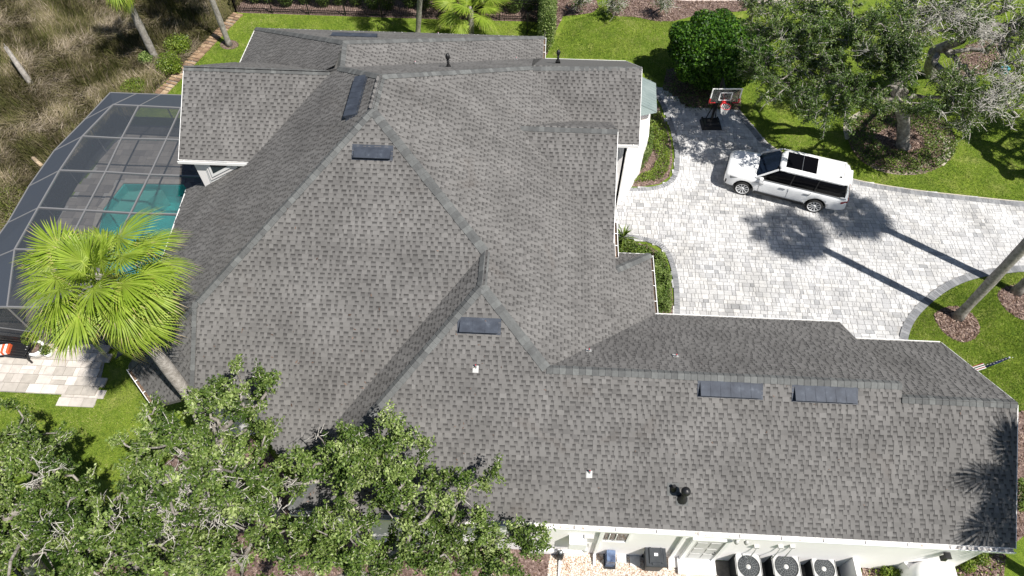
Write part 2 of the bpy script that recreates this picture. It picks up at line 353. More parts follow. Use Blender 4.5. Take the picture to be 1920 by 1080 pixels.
def slabs(name, items, ang, z0, z1, m, parent, sub, nobj_=300, key=None, jit=.002, tones=None, label=None):
    "300 largest-looking pieces as objects, the rest joined"
    cam2 = np.array([0., 0.])
    order = sorted(range(len(items)), key=lambda i: -(items[i][2]*items[i][3])/(CAM_H**2+items[i][0]**2+items[i][1]**2) if key is None else key(items[i]))
    big = set(order[:nobj_]); V = []; Fc = []; T = []; cache = {}
    c, s = math.cos(ang), math.sin(ang)
    for i, (x, y, w, d) in enumerate(items):
        t = tones() if tones else random.random(); zt = z1+random.uniform(-jit, jit); b = .006
        loc = [(-w/2, -d/2), (w/2, -d/2), (w/2, d/2), (-w/2, d/2)]; loc2 = [(-w/2+b, -d/2+b), (w/2-b, -d/2+b), (w/2-b, d/2-b), (-w/2+b, d/2-b)]
        if i in big:
            tq = int(t*10)/10; k = (round(w, 3), round(d, 3), tq)
            if k not in cache:
                VV = [(px, py, z0) for px, py in loc]+[(px, py, z1) for px, py in loc2]
                cache[k] = npmesh(sub, VV, BOXF, m, tone=[tq]*5)
            o = bpy.data.objects.new(sub, cache[k]); o.location = (x, y, zt-z1); o.rotation_euler[2] = ang; link(o, parent)
        else:
            n = len(V)
            V += [(x+px*c-py*s, y+px*s+py*c, z0) for px, py in loc]+[(x+px*c-py*s, y+px*s+py*c, zt) for px, py in loc2]
            Fc += [tuple(q+n for q in f) for f in BOXF]; T += [t]*5
    if V: o = nobj(name, V, Fc, m, parent, tone=T); o['kind'] = 'stuff'
it, an = brickrows(DRIVE, [.19, .26, .26], [.16, .22, .29, .35], -.012)
vis = [i for i in it if i[0] < 32]
slabs('pavers', vis, an, .012, .05, M['paver'], drive, 'paver', tones=lambda: min(1, max(0, random.gauss(.62, .24))))
def border(S, w, side, m, parent, step=.14, z=.055, nobj_=75, name='border_paver'):
    V = []; Fc = []; T = []; P = [Vector((*p, 0)) for p in S]; L = 0; cnt = 0
    seg = []
    acc = 0
    for a, b in zip(P[:-1], P[1:]):
        d = (b-a); l = d.length
        if l < 1e-6: continue
        k = max(1, round(l/step))
        for j in range(k): seg.append((a+d*j/k, a+d*(j+1)/k, d/l))
    for a, b, d in seg:
        if not (-1 < a.x < 30): continue
        nrm = Vector((-d.y, d.x, 0))*side; g = .006; q = [a+d*g, b-d*g, b-d*g+nrm*w, a+d*g+nrm*w]; zz = z+random.uniform(-.002, .002)
        cen = sum(q, Vector())/4; VV = [(p.x-cen.x, p.y-cen.y, 0) for p in q]+[(p.x-cen.x, p.y-cen.y, zz) for p in q]; t = random.random()
        ff = BOXF if side > 0 else BOXF[:, ::-1]
        if cnt < nobj_:
            o = nobj(name, VV, ff, m, parent, tone=[t]*5); o.location = (cen.x, cen.y, 0); cnt += 1
        else:
            n = len(V); V += [(p[0]+cen.x, p[1]+cen.y, p[2]) for p in VV]; Fc += [tuple(q_+n for q_ in f) for f in ff]; T += [t]*5
    if V: o = nobj(name+'s', V, Fc, m, parent, tone=T); o['kind'] = 'stuff'
border(S_top[::-1], .3, 1, M['border'], drive); border(S_circ[::-1], .34, -1, M['border'], drive)
border(S_b1, .24, -1, M['border'], drive); border(S_b2, .24, -1, M['border'], drive)
# concrete/edge restraint along the two lawn sides
def ribbon(name, S, off, w, z, m, parent=None, kind='structure'):
    P = [Vector((*p[:2], 0)) for p in S]; V = []
    for i, p in enumerate(P):
        d = (P[min(i+1, len(P)-1)]-P[max(i-1, 0)]).normalized(); n = Vector((-d.y, d.x, 0))
        V += [p+n*off, p+n*(off+w)]
    for q in V: q.z = z
    F2 = [(2*i, 2*i+2, 2*i+3, 2*i+1) for i in range(len(P)-1)]
    if w < 0: F2 = [f[::-1] for f in F2]
    F2 = [f[::-1] for f in F2] if True and ((V[2]-V[0]).cross(V[1]-V[0])).z < 0 and w > 0 else F2
    o = nobj(name, [tuple(v) for v in V], F2, m, parent); 
    if kind and parent is None: o['kind'] = kind
    return o
ribbon('concrete_edging', S_circ, .0, .07, .05, M['edge'], drive); ribbon('concrete_edging', S_top, 0, .07, .045, M['edge'], drive)

# ---- patio, pool deck
PATIO = [(-30, 13.75), (-30, 12.35), (-17.05, 11.95), (-15.9, 13.2), (-15.6, 14.3), (-30, 14.6)]
PATIO = [a2(-150, 728), a2(182, 740), a2(193, 696), a2(205, 640), a2(-150, 628)]
patio = sheet('patio', PATIO, .02, M['sand'])
it, an = brickrows(PATIO, [.3, .4], [.4, .6], -.0, .008); slabs('patio_stones', it, an, .02, .09, M['patio'], patio, 'patio_stone')
step = sheet('stepping_pad', [a2(116, 760), a2(178, 761), a2(186, 735), a2(128, 735)], .018, M['sand'], parent=None)
it, an = brickrows([a2(114, 762), a2(178, 763), a2(187, 738), a2(126, 736)], [.38], [.5, .6], 0, .008); slabs('patio_stones', it, an, .018, .05, M['patio'], step, 'patio_stone')
DECK = [(-23.6, 14.35), (-21.6, 29.3), (-14.2, 29.3), (-14.2, 11.5), (-16.1, 13.6)]
DECK = [(-23.3, 13.9), (-22.9, 19.), (-21.8, 27), (-21.4, 27.2), (-14.3, 27.0), (-14.3, 12.0), (-16.2, 13.9)]
deck = sheet('pool_deck', DECK, .012, M['sand'], [POOL])
it, an = brickrows(DECK, [.4, .5], [.4, .6], -.0, .006)
pm = inpoly(np.array([(i[0], i[1]) for i in it]), POOL)
def nearpool(i):
    x, y, w_, d_ = i
    return any(inpoly(np.array([(x+a*w_/2, y+b*d_/2)]), POOL)[0] for a in (-1, 0, 1) for b in (-1, 0, 1))
it = [i for i in it if not nearpool(i)]
slabs('deck_stones', it, an, .012, .045, M['deckp'], deck, 'deck_stone')
pool = empty('swimming_pool', (*POOL[0], 0), 0, 'turquoise swimming pool with a pale corner shelf inside the screen enclosure', 'pool')
def loc_(o, root):  # keep world coordinates for children of an empty
    o.matrix_parent_inverse = Matrix.Translation(root.location).inverted() @ Matrix.Identity(4); return o
def rooted(root, o):
    o.parent = root; o.matrix_parent_inverse = (Matrix.Translation(root.location) @ Matrix.Rotation(root.rotation_euler[2], 4, 'Z')).inverted(); return o
n = len(POOL); mb = MB()
for i in range(n):
    a, b = POOL[i], POOL[(i+1) % n]; mb.add([(*a, .04), (*b, .04), (*b, -1.35), (*a, -1.35)], [(0, 1, 2, 3)])
mb.add([(*p, -1.35) for p in POOL], [tuple(range(n))])
rooted(pool, mb.build('basin', M['pool']))
rooted(pool, MB().prism([a2(236, 352), a2(300, 349), a2(268, 372), a2(206, 398), a2(200, 392)], -1.3, -.28).build('shelf', mat('pale_pool_shelf', (.42, .6, .55), .5)))
rooted(pool, sheet('water', POOL, -.09, M['water'], kind=None))
mb = MB()
for i in range(n):
    a, b = Vector((*POOL[i], 0)), Vector((*POOL[(i+1) % n], 0)); d = (b-a).normalized(); nn = Vector((d.y, -d.x, 0))
    c0 = Vector((sum(p[0] for p in POOL)/n, sum(p[1] for p in POOL)/n, 0))
    if nn.dot(a-c0) < 0: nn = -nn
    k = max(1, int((b-a).length/.45))
    for j in range(k):
        p = a+(b-a)*(j+.5)/k+nn*.13; mb.bar(p-d*((b-a).length/k/2-.006)+Vector((0, 0, .035)), p+d*((b-a).length/k/2-.006)+Vector((0, 0, .035)), .3, .05+.004*(j % 2))
rooted(pool, mb.build('coping', M['coping']))

# ---- brick edging between marsh and lawn
path = [(300, 178), (330, 148), (360, 116), (395, 80), (420, 54), (447, 27)]
PS = pxs(path, 0, 6); bp = ribbon('brick_path', PS, -.28, .56, .006, M['sand'], None)
items = []; P = [Vector((*p, 0)) for p in PS]
for a, b in zip(P[:-1], P[1:]):
    d = b-a; k = max(1, round(d.length/.21)); dn = d.normalized(); nn = Vector((-dn.y, dn.x, 0))
    for j in range(k):
        for off in (-.17, .17):
            c = a+d*(j+.5)/k+nn*(off+random.uniform(-.02, .02)); items.append((c.x, c.y, .31, .19, math.atan2(nn.y, nn.x)+random.uniform(-.05, .05)))
bm_ = [npmesh('brick', [(-.155, -.095, 0), (.155, -.095, 0), (.155, .095, 0), (-.155, .095, 0), (-.148, -.088, .07), (.148, -.088, .07), (.148, .088, .07), (-.148, .088, .07)], BOXF, M['brick'], tone=[t]*5) for t in (.1, .3, .5, .7, .95)]
for x, y, w_, d_, a_ in items:
    o = bpy.data.objects.new('brick', random.choice(bm_)); o.location = (x, y, .006+random.uniform(0, .015)); o.rotation_euler[2] = a_; link(o, bp)

# ---- beds
def bed(name, pts, z=.008, m=None, n=0, closed=True): 
    S = pxs(pts, 0, n, True) if n else pxs(pts)
    sheet(name, S, z, m or M['mulch']); return S
B1 = bed('planting_bed', [(1150, 350), (1200, 350), (1236, 345), (1254, 332), (1261, 305), (1258, 265), (1248, 230), (1236, 203), (1222, 178), (1160, 178)])
B2 = bed('planting_bed', [(1264, 592), (1258, 530), (1250, 495), (1236, 472), (1213, 460), (1185, 453), (1140, 450), (1140, 592)])
C1 = bed('mulch_ring', [(1752, 590), (1775, 576), (1800, 576), (1822, 588), (1836, 610), (1830, 632), (1808, 642), (1783, 634), (1762, 615)], .008, None, 5)
C2 = bed('mulch_ring', [(1870, 552), (1890, 537), (1930, 535), (1965, 552), (1975, 580), (1950, 602), (1915, 599), (1885, 580)], .008, None, 5)
OB = bed('tree_bed', [(1592, 235), (1625, 212), (1690, 205), (1750, 215), (1785, 245), (1790, 285), (1765, 312), (1715, 328), (1660, 322), (1615, 302), (1592, 268)], .008, None, 5)
OI = bed('mulch_mound', [(1638, 262), (1660, 243), (1700, 240), (1728, 258), (1728, 280), (1700, 287), (1660, 280)], .014, None, 5)
NB = bed('mulch_bed', [(1040, 62), (1056, 30), (1085, 28), (1110, 24), (1122, 14), (1118, 0), (1112, -30), (1030, -30), (1010, 20), (1030, 70), (1018, 102), (1025, 104)], .008)
NB2 = bed('mulch_bed', [(1142, 18), (1150, 30), (1190, 32), (1230, 40), (1262, 40), (1300, 30), (1400, 20), (1400, 2), (1290, 2), (1150, -8)], .008)
HB = bed('hedge_bed', [(446, 24), (786, 35), (1012, 41), (1030, 60), (1034, -6), (1000, -60), (380, -60)], .008)
GB = bed('mulch_patch', [(1790, 118), (1812, 85), (1850, 72), (1885, 85), (1880, 110), (1850, 140), (1800, 145)], .008)
SB = bed('mulch_bed', [(1612, 1020), (1860, 1026), (1885, 1040), (1880, 1120), (1620, 1120)], .008)
HS = bed('mulch_bed', [(1240, 175), (1290, 210), (1340, 208), (1388, 208), (1392, 150), (1330, 120), (1250, 130)], .008)  # dark bed added where black shade lies, deepening the backdrop of the hoop
WB = bed('soil_and_shade_bed', [(240, 935), (330, 850), (420, 790), (500, 840), (540, 900), (570, 955), (1040, 1000), (1020, 1120), (120, 1160), (160, 1010)], .008)  # soil near the house; west part is dark ground standing in for oak shade
FR = bed('mulch_bed', [(1890, 775), (1925, 770), (1925, 1000), (1890, 1030)], .008)
sheet('street', [a2(*p) for p in ((1120, -30), (1150, -8), (1290, 6), (1430, 8), (1700, -10), (1700, -80), (1120, -90))], .006, noisy('pink_street_pavers', [(.3, (.4, .33, .29)), (.7, (.56, .48, .43))], 4, .9))
def chips(name, poly, n, m, size, zr=(.01, .05), tone=(0, 1), flat=True):
    xs = [p[0] for p in poly]; ys = [p[1] for p in poly]
    P = RNG.uniform((min(xs), min(ys)), (max(xs), max(ys)), (n*2, 2)); P = P[inpoly(P, poly)][:n]; k = len(P)
    a = RNG.uniform(0, 2*PI, k); L = RNG.uniform(*size, k); W_ = L*RNG.uniform(.25, .5, k); tl = RNG.uniform(-.5, .5, (k, 2)); z = RNG.uniform(*zr, k)
    ux = np.stack([np.cos(a), np.sin(a), tl[:, 0]], 1)*L[:, None]/2; vx = np.stack([-np.sin(a), np.cos(a), tl[:, 1]], 1)*W_[:, None]/2
    c = np.concatenate([P, z[:, None]], 1)
    V = np.stack([c-ux-vx, c+ux-vx, c+ux+vx, c-ux+vx], 1).reshape(-1, 3)
    o = nobj(name, V, np.arange(k*4).reshape(-1, 4), m, None, tone=RNG.uniform(*tone, k)); o['kind'] = 'stuff'; return o
for nm, pl, n_ in (('mulch_chips', B1, 700), ('mulch_chips', B2, 500), ('mulch_chips', C1, 900), ('mulch_chips', C2, 700), ('mulch_chips', OI, 1200), ('mulch_chips', OB, 1500), ('mulch_chips', NB, 2500), ('mulch_chips', NB2, 2500), ('mulch_chips', HB, 2500), ('mulch_chips', SB, 1500), ('mulch_chips', WB, 3000), ('mulch_chips', GB, 1200), ('mulch_chips', FR, 600), ('mulch_chips', HS, 600)):
    chips(nm, pl, n_, M['mulchchip'], (.05, .13))
ribbon('dirt_ring', pxs([(1590, 262), (1588, 232), (1615, 212)], 0, 6), -.1, .25, .012, M['edge'])
ribbon('dirt_ring', pxs([(1758, 252), (1772, 262), (1778, 280), (1772, 295), (1762, 308)], 0, 6), -.18, .38, .012, M['edge'])
ribbon('dirt_ring', pxs([(1626, 305), (1650, 318), (1690, 325), (1735, 322)], 0, 6), -.12, .28, .012, noisy('dry_dirt', [(.3, (.2, .155, .125)), (.7, (.36, .3, .25))], 9, .95))

# ---- gravel yard on the south side
GR = [a2(*p) for p in ((1036, 1003), (1300, 1018), (1300, 1130), (1020, 1130))]
sheet('gravel_yard', GR, .01, noisy('gravel_base', [(.35, (.3, .22, .17)), (.6, (.55, .48, .42))], 30, .95))
def pebbles(poly, n, r):
    xs = [p[0] for p in poly]; ys = [p[1] for p in poly]
    P = RNG.uniform((min(xs), min(ys)), (max(xs), max(ys)), (n*2, 2)); P = P[inpoly(P, poly)][:n]; k = len(P)
    base = np.array([(1, 0, 0), (0, 1, 0), (-1, 0, 0), (0, -1, 0), (0, 0, .7), (0, 0, -.7)]); a = RNG.uniform(0, PI, k); s = RNG.uniform(r*.6, r*1.3, k)
    ca, sa = np.cos(a)[:, None], np.sin(a)[:, None]; X = base[None, :, 0]*1.3; Y = base[None, :, 1]*.85
    V = np.stack([(X*ca-Y*sa)*s[:, None]+P[:, :1], (X*sa+Y*ca)*s[:, None]+P[:, 1:], base[None, :, 2]*s[:, None]+.012+RNG.uniform(0, .02, (k, 1))], 2).reshape(-1, 3)
    F0 = np.array([(0, 1, 4), (1, 2, 4), (2, 3, 4), (3, 0, 4)]); Fc = (F0[None]+np.arange(k)[:, None, None]*6).reshape(-1, 3)
    o = nobj('pebbles', V, Fc, M['pebble'], None, tone=np.repeat(RNG.uniform(0, 1, k), 4)); o['kind'] = 'stuff'
pebbles(GR, 13000, .024)

# ================================================================== HOUSE
PL = {'B': (0.0, 0.6633, -1.1063), 'D': (-0.6446, 0.0, 6.1903), 'C': (0.6997, 0.0, 8.3437), 'A': (0.0, 0.6752, -2.1768), 'H': (0.6757, 0.0, 13.4204), 'U': (0.0, -0.6297, 21.9026), 'NE': (-0.658, 0.0, 3.2674), 'NN': (0.0, -0.6187, 22.6928), 'NW': (0.7088, 0.0, 13.9033), 'F': (0.0, -0.6603, 12.8073)}
ZE = 3.286; XE = 4.506; XC = -7.229; YS = 6.621; YN = 14.42; YU = 29.564
def pz(k, x, y): a, b, c = PL[k]; return Vector((x, y, a*x+b*y+c))
def pe(u, v, k):
    d = cR*(u-960)+cU*(540-v)+cF*FOC; a, b, c = PL[k]; t = (CAM_H-c)/(a*d[0]+b*d[1]-d[2]); return Vector((d[0]*t, d[1]*t, CAM_H+d[2]*t))
def X3(*ks):
    Mx = np.array([[PL[k][0], PL[k][1], -1] for k in ks]); return Vector(np.linalg.solve(Mx, -np.array([PL[k][2] for k in ks])))
def plane3(a, b, c):
    Mx = np.array([[p.x, p.y, 1] for p in (a, b, c)]); return tuple(np.linalg.solve(Mx, np.array([a.z, b.z, c.z])))
P3, P2, P1, P0, Na, Nb, P4 = X3('B', 'C', 'D'), X3('A', 'C', 'D'), X3('A', 'H', 'D'), X3('H', 'D', 'U'), X3('H', 'U', 'NE'), X3('NE', 'NN', 'NW'), X3('B', 'D', 'F')
V1 = Vector((XC, 8.09, ZE))
q_ = pe(371, 566, 'A'); Qx = (PL['A'][1]*q_.y+PL['A'][2]-PL['H'][2])/PL['H'][0]; Q = Vector((Qx, q_.y, q_.z))
W0 = at(243, 688, ZE); W1 = at(293, 760, ZE); PL['K'] = plane3(Q, W0, W1)
ka, kb, kc = PL['K']; aa, ab, ac = PL['A']
yc = 9.75; xk = (ab*yc+ac-kb*yc-kc)/ka; Rk = Vector((xk, yc, ab*yc+ac))
HE0, HE1 = pe(351, 353, 'H'), pe(305, 485, 'H')
XWR = -13.75; YWR, ZWR = 21.77, 8.0; YWE, ZWE = 18.85, 6.0
PL['WS'] = (0, (ZWR-ZWE)/(YWR-YWE), ZWR-(ZWR-ZWE)/(YWR-YWE)*YWR); PL['WN'] = (0, -.675, ZWR+.675*YWR)
PL['GS'] = (0, .67, 6.55-.67*24.6); PL['GN'] = (0, -(6.55-ZE)/(YU-24.6), 6.55+(6.55-ZE)/(YU-24.6)*24.6)
PL['JS'] = (0, .67, 6.7-.67*20.5); PL['JN'] = (0, -.67, 6.7+.67*20.5)
def lineH(k1, k2, z):  # point on the line of two planes at height z, third row
    A_ = np.array([[PL[k1][0], PL[k1][1]], [PL[k2][0], PL[k2][1]]]); s = np.linalg.solve(A_, np.array([z-PL[k1][2], z-PL[k2][2]])); return Vector((s[0], s[1], z))
XR1 = pe(1691, 722, 'B').x; XE2 = at(1905, 1028, ZE).x
r2 = pe(1905, 757, 'B'); r2a = pz('B', XR1, pe(1695, 746, 'B').y); r2b = pz('B', XE2, r2a.y)
PL['F2'] = (0, -.66, r2a.z+.66*r2a.y)
yr1 = P4.y; R1 = pz('B', XR1, yr1)
XF1 = XR1
f2e = at(1700, 637, 3.6); YF2 = YN-.72
F2a, F2b = pz('F2', XR1, YF2), pz('F2', XE2, YF2)
XG = 4.12; T = lineH('D', 'U', 6.5); YGE = 21.95
KN = 17.26; XD = 3.0
NEv = lineH('NE', 'U', ZE+.02)
roofs = {
 'B': [P3, Vector((XC, YS, ZE)), Vector((XE2, YS, ZE)), r2b, r2a, R1, P4],
 'A': [P1, P2, V1, Vector((-7.75, 8.09, ZE)), pz('A', -8.15, 8.5), pz('A', -8.9, 9.75), Rk, Q],
 'K': [Q, Rk, W1, W0],
 'C': [P2, P3, Vector((XC, YS, ZE)), V1],
 'H': [Q, P1, P0, Na, pz('H', -13.3, 22.6), pz('H', -13.3, 19.3), HE0, HE1, W0],
 'D': [P1, P2, P3, P4, Vector((XE, YN, ZE)), Vector((XE, KN, ZE)), pz('D', XD, KN-1.55), pz('D', XD, 21.9), pz('D', 2.2, 21.95), T, P0],
 'KN_': [pz('D', XD, KN-1.55), Vector((XE, KN, ZE)), Vector((XD, KN, ZE))],
 'F': [P4, R1, Vector((XF1, YN, ZE)), Vector((XE, YN, ZE))],
 'F2': [r2a, r2b, F2b, F2a],
 'U': [P0, T, pz('U', T.x, YU), pz('U', NEv.x, YU), NEv, Na],
 'NE': [Na, Nb, Vector((-.028, 31.367, ZE)), Vector((-.028, YU-.1, ZE)), NEv],
 'NN': [Nb, Vector((-14.979, 31.367, ZE)), Vector((-.028, 31.367, ZE))],
 'NW': [Nb, Na, lineH('NW', 'WN', 7.98), lineH('NW', 'WN', 5.4), pz('NW', -14.979, 26.), Vector((-14.979, 31.367, ZE))],
 'WS': [Vector((XWR, YWR, ZWR)), lineH('H', 'WS', ZWR), lineH('H', 'WS', ZWE), Vector((XWR, YWE, ZWE))],
 'WN': [Vector((XWR, YWR, ZWR)), lineH('H', 'WS', ZWR), lineH('NW', 'WN', 7.9), lineH('NW', 'WN', 5.5), Vector((XWR, YWR+2.5/.675, 5.5))],
 'GS': [T, Vector((XG, 24.6, 6.55)), pz('GS', XG, YGE), pz('GS', 2.95, YGE), pz('GS', 2.95, 22.6), pz('GS', 1.45, 22.6)],
 'GN': [T, Vector((XG, 24.6, 6.55)), Vector((XG, YU, ZE)), Vector((T.x, YU, ZE))],
 'JS': [Vector(((6.1903-6.7)/.6446, 20.5, 6.7)), Vector((2.95, 20.5, 6.7)), pz('JS', 2.95, 20.5-(6.7-4.285)/.67)],
 'JN': [Vector(((6.1903-6.7)/.6446, 20.5, 6.7)), Vector((2.95, 20.5, 6.7)), pz('JN', 2.95, 22.6), pz('JN', (6.1903-5.29)/.6446, 22.6)],
}
PL['KN_'] = plane3(*roofs['KN_'])
house = empty('house', (-5, 15, 0), 0, 'large white house with grey shingle hip and gable roofs seen from above', 'house')
HI = Matrix.Translation(house.location).inverted()
def hp(o): o.parent = house; o.matrix_parent_inverse = HI; return o
mb = MB()
for k, poly in roofs.items():
    a, b, c = PL[k]; nr = Vector((-a, -b, 1)).normalized(); n = len(poly)
    pts = [p.copy() for p in poly]; ar = sum(pts[i].x*pts[(i+1) % n].y-pts[(i+1) % n].x*pts[i].y for i in range(n))
    if ar < 0: pts = pts[::-1]
    tr = tessellate_polygon([pts]); 
    top = [p for p in pts]; bot = [p-Vector((0, 0, .16)) for p in pts]
    tf = []
    for t in tr:
        A_, B_, C_ = (pts[i] for i in t); tf.append(tuple(t) if (B_-A_).cross(C_-A_).z > 0 else tuple(t[::-1]))
    mb.add(top+bot, tf+[tuple(i+n for i in t[::-1]) for t in tf]+[(i, n+i, n+(i+1) % n, (i+1) % n) for i in range(n)])
roof = hp(mb.build('roof', M['deck_roof']))
roofI = HI
def rp(o): o.parent = roof; o.matrix_parent_inverse = Matrix.Identity(4); return o
# ---- shingles
EXP = .143
SV = []; SF = []; ST = []; TE = []    # joined quads; teeth list for the parts
TV = []; TF = []; TT = []
def quad(V, Fl, Tl, p, t):
    n = len(V); V.extend(p); Fl.append((n, n+1, n+2, n+3)); Tl.append(t)
for k, poly in roofs.items():
    a, b, c = PL[k]; g = math.hypot(a, b); up = Vector((a, b, g*g)).normalized(); ev = Vector((-b/g, a/g, 0)); nr = ev.cross(up); 
    if nr.z < 0: ev = -ev; nr = ev.cross(up)
    o = poly[0]; L = [((p-o).dot(ev), (p-o).dot(up)) for p in poly]; t0 = min(l[1] for l in L); t1 = max(l[1] for l in L); n = len(L)
    def spans(t):
        xs = []
        for i in range(n):
            (x1, y1), (x2, y2) = L[i], L[(i+1) % n]
            if (y1 > t) != (y2 > t): xs.append(x1+(x2-x1)*(t-y1)/(y2-y1))
        xs.sort(); return list(zip(xs[::2], xs[1::2]))
    w3 = lambda s, t, h: tuple(o+ev*s+up*t+nr*h)
    t = t0-.02; row = 0
    while t < t1-.01:
        for s0, s1 in spans(min(max(t+EXP*.45, t0+.001), t1-.001)):
            if s1-s0 < .05: continue
            s = s0
            while s < s1:                    # base strip, split into shingle-wide runs of one tone
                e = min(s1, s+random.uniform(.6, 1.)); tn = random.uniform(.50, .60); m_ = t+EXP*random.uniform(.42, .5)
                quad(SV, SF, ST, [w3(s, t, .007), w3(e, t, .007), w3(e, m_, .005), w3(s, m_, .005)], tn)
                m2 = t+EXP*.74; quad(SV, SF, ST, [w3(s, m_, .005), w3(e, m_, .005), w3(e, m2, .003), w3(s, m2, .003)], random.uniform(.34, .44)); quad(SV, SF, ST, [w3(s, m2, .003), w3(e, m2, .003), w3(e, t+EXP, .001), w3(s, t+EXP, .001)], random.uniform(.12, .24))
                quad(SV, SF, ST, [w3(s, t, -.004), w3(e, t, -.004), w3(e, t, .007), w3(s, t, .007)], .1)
                s = e
            s = s0-random.uniform(0, .2)
            while s < s1:
                wd = random.choice((.08, .1, .12, .14, .17, .22)); e = min(s1, s+wd); b0 = max(s, s0)
                if e-b0 > .03:
                    tn = min(.93, max(.4, random.gauss(.61, .045)))
                    mid = o+ev*((b0+e)/2)+up*(t+EXP/2)
                    TE.append((k, b0, e, t, tn, (w3(b0, t, .02), w3(e, t, .02), w3(e, t+EXP+.01, .009), w3(b0, t+EXP+.01, .009), w3(b0, t, .0), w3(e, t, .0), w3(e, t+EXP+.01, .0), w3(b0, t+EXP+.01, 0)), mid))
                s += wd+random.choice((.06, .09, .11, .13, .16))
        t += EXP; row += 1
cands = sorted((i for i, q in enumerate(TE) if q[0] == 'B' and .13 < q[2]-q[1] and -1 < q[6].x < 13.5), key=lambda i: (TE[i][6]-Vector((0, 0, CAM_H))).length-2.*(TE[i][2]-TE[i][1]))
cset = set(cands[:300]); ca_ = {}
for i, (k, b0, e, t, tn, q, mid) in enumerate(TE):
    if i in cset:
        wq = round((e-b0)/.02)*.02; tq = round(tn*8)/8
        if (wq, tq) not in ca_:
            a, b, c = PL[k]; h = wq/2-.002; E_ = EXP
            vv = [(-h, 0, .02), (h, 0, .02), (h, E_+.01, .009), (-h, E_+.01, .009), (-h, 0, 0), (h, 0, 0), (h, E_+.01, 0), (-h, E_+.01, 0)]
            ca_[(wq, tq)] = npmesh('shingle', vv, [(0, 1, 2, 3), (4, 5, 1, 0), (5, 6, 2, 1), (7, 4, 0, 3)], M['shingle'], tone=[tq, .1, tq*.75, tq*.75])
        o = bpy.data.objects.new('shingle', ca_[(wq, tq)]); COL.objects.link(o); a, b, c = PL[k]; g = math.hypot(a, b)
        up = Vector((a, b, g*g)).normalized(); ev = Vector((1, 0, 0)); nr = ev.cross(up)
        lo = mid-up*(EXP/2)
        o.matrix_basis = Matrix(((ev.x, up.x, nr.x, lo.x), (ev.y, up.y, nr.y, lo.y), (ev.z, up.z, nr.z, lo.z), (0, 0, 0, 1))); rp(o)
    else:
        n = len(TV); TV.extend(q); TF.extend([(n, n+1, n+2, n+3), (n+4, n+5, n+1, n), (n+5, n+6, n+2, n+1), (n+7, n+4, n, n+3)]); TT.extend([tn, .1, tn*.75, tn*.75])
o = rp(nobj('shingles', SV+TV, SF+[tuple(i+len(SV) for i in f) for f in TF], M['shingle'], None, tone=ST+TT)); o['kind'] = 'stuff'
# ---- ridge and hip caps
capm = []
for cm in M['cap']:
    wv = .15; V = [(0, -wv, -.012), (0, 0, .0), (0, wv, -.012), (.3, -wv, .004), (.3, 0, .02), (.3, wv, .004), (0, -wv, -.03), (0, wv, -.03), (.3, -wv, -.03), (.3, wv, -.03)]
    capm.append((cm, V))
caps = []
def caprun(a, b, k1, k2, width=.16):
    a = Vector(a); b = Vector(b); d = (b-a); L = d.length; d = d/L
    def side(k, sgn):
        pa, pb, _ = PL[k]; n = Vector((-pa, -pb, 1)).normalized(); s = n.cross(d)
        return n, s
    n1, s1 = side(k1, 1); n2, s2 = side(k2, 1)
    if s1.z > 0: s1 = -s1
    if s2.z > 0: s2 = -s2
    s = 0
    key = None
    while s < L-.05:
        e = min(L, s+.3); p, q = a+d*s, a+d*e; h0, h1 = .02, .04
        # courses lap uphill: the low end of each piece is thicker
        caps.append((p, q, n1, s1, n2, s2, width*random.uniform(.95, 1.05), h0, h1)); s += .2
caprun(V1*0+Vector((XC, YS, ZE)), P3, 'B', 'C'); caprun(P2, P3, 'C', 'D'); caprun(P4, P3, 'B', 'D'); caprun(P4, R1, 'B', 'F'); caprun(r2a, r2b, 'B', 'F2')
caprun(P2, P1, 'A', 'D'); caprun(Q, P1, 'A', 'H'); caprun(Rk, Q, 'A', 'K'); caprun(W0, Q, 'K', 'H'); caprun(P1, P0, 'H', 'D')
caprun(T, P0, 'U', 'D'); caprun(Na, P0, 'H', 'U'); caprun(Na, Nb, 'NE', 'NW'); caprun(Vector((-14.979, 31.367, ZE)), Nb, 'NW', 'NN'); caprun(Vector((-.028, 31.367, ZE)), Nb, 'NE', 'NN')
caprun(Vector((XWR, YWR, ZWR)), lineH('H', 'WS', ZWR), 'WS', 'WN'); caprun(Vector((XG, 24.6, 6.55)), T, 'GS', 'GN')
caprun(Vector((2.95, 20.5, 6.7)), roofs['JS'][0], 'JS', 'JN'); caprun(Vector((XE, KN, ZE)), pz('D', XD, KN-1.55), 'D', 'KN_')
caps.sort(key=lambda c: (c[0]-Vector((0, 0, CAM_H))).length)
V = []; Fc = []; MI = []
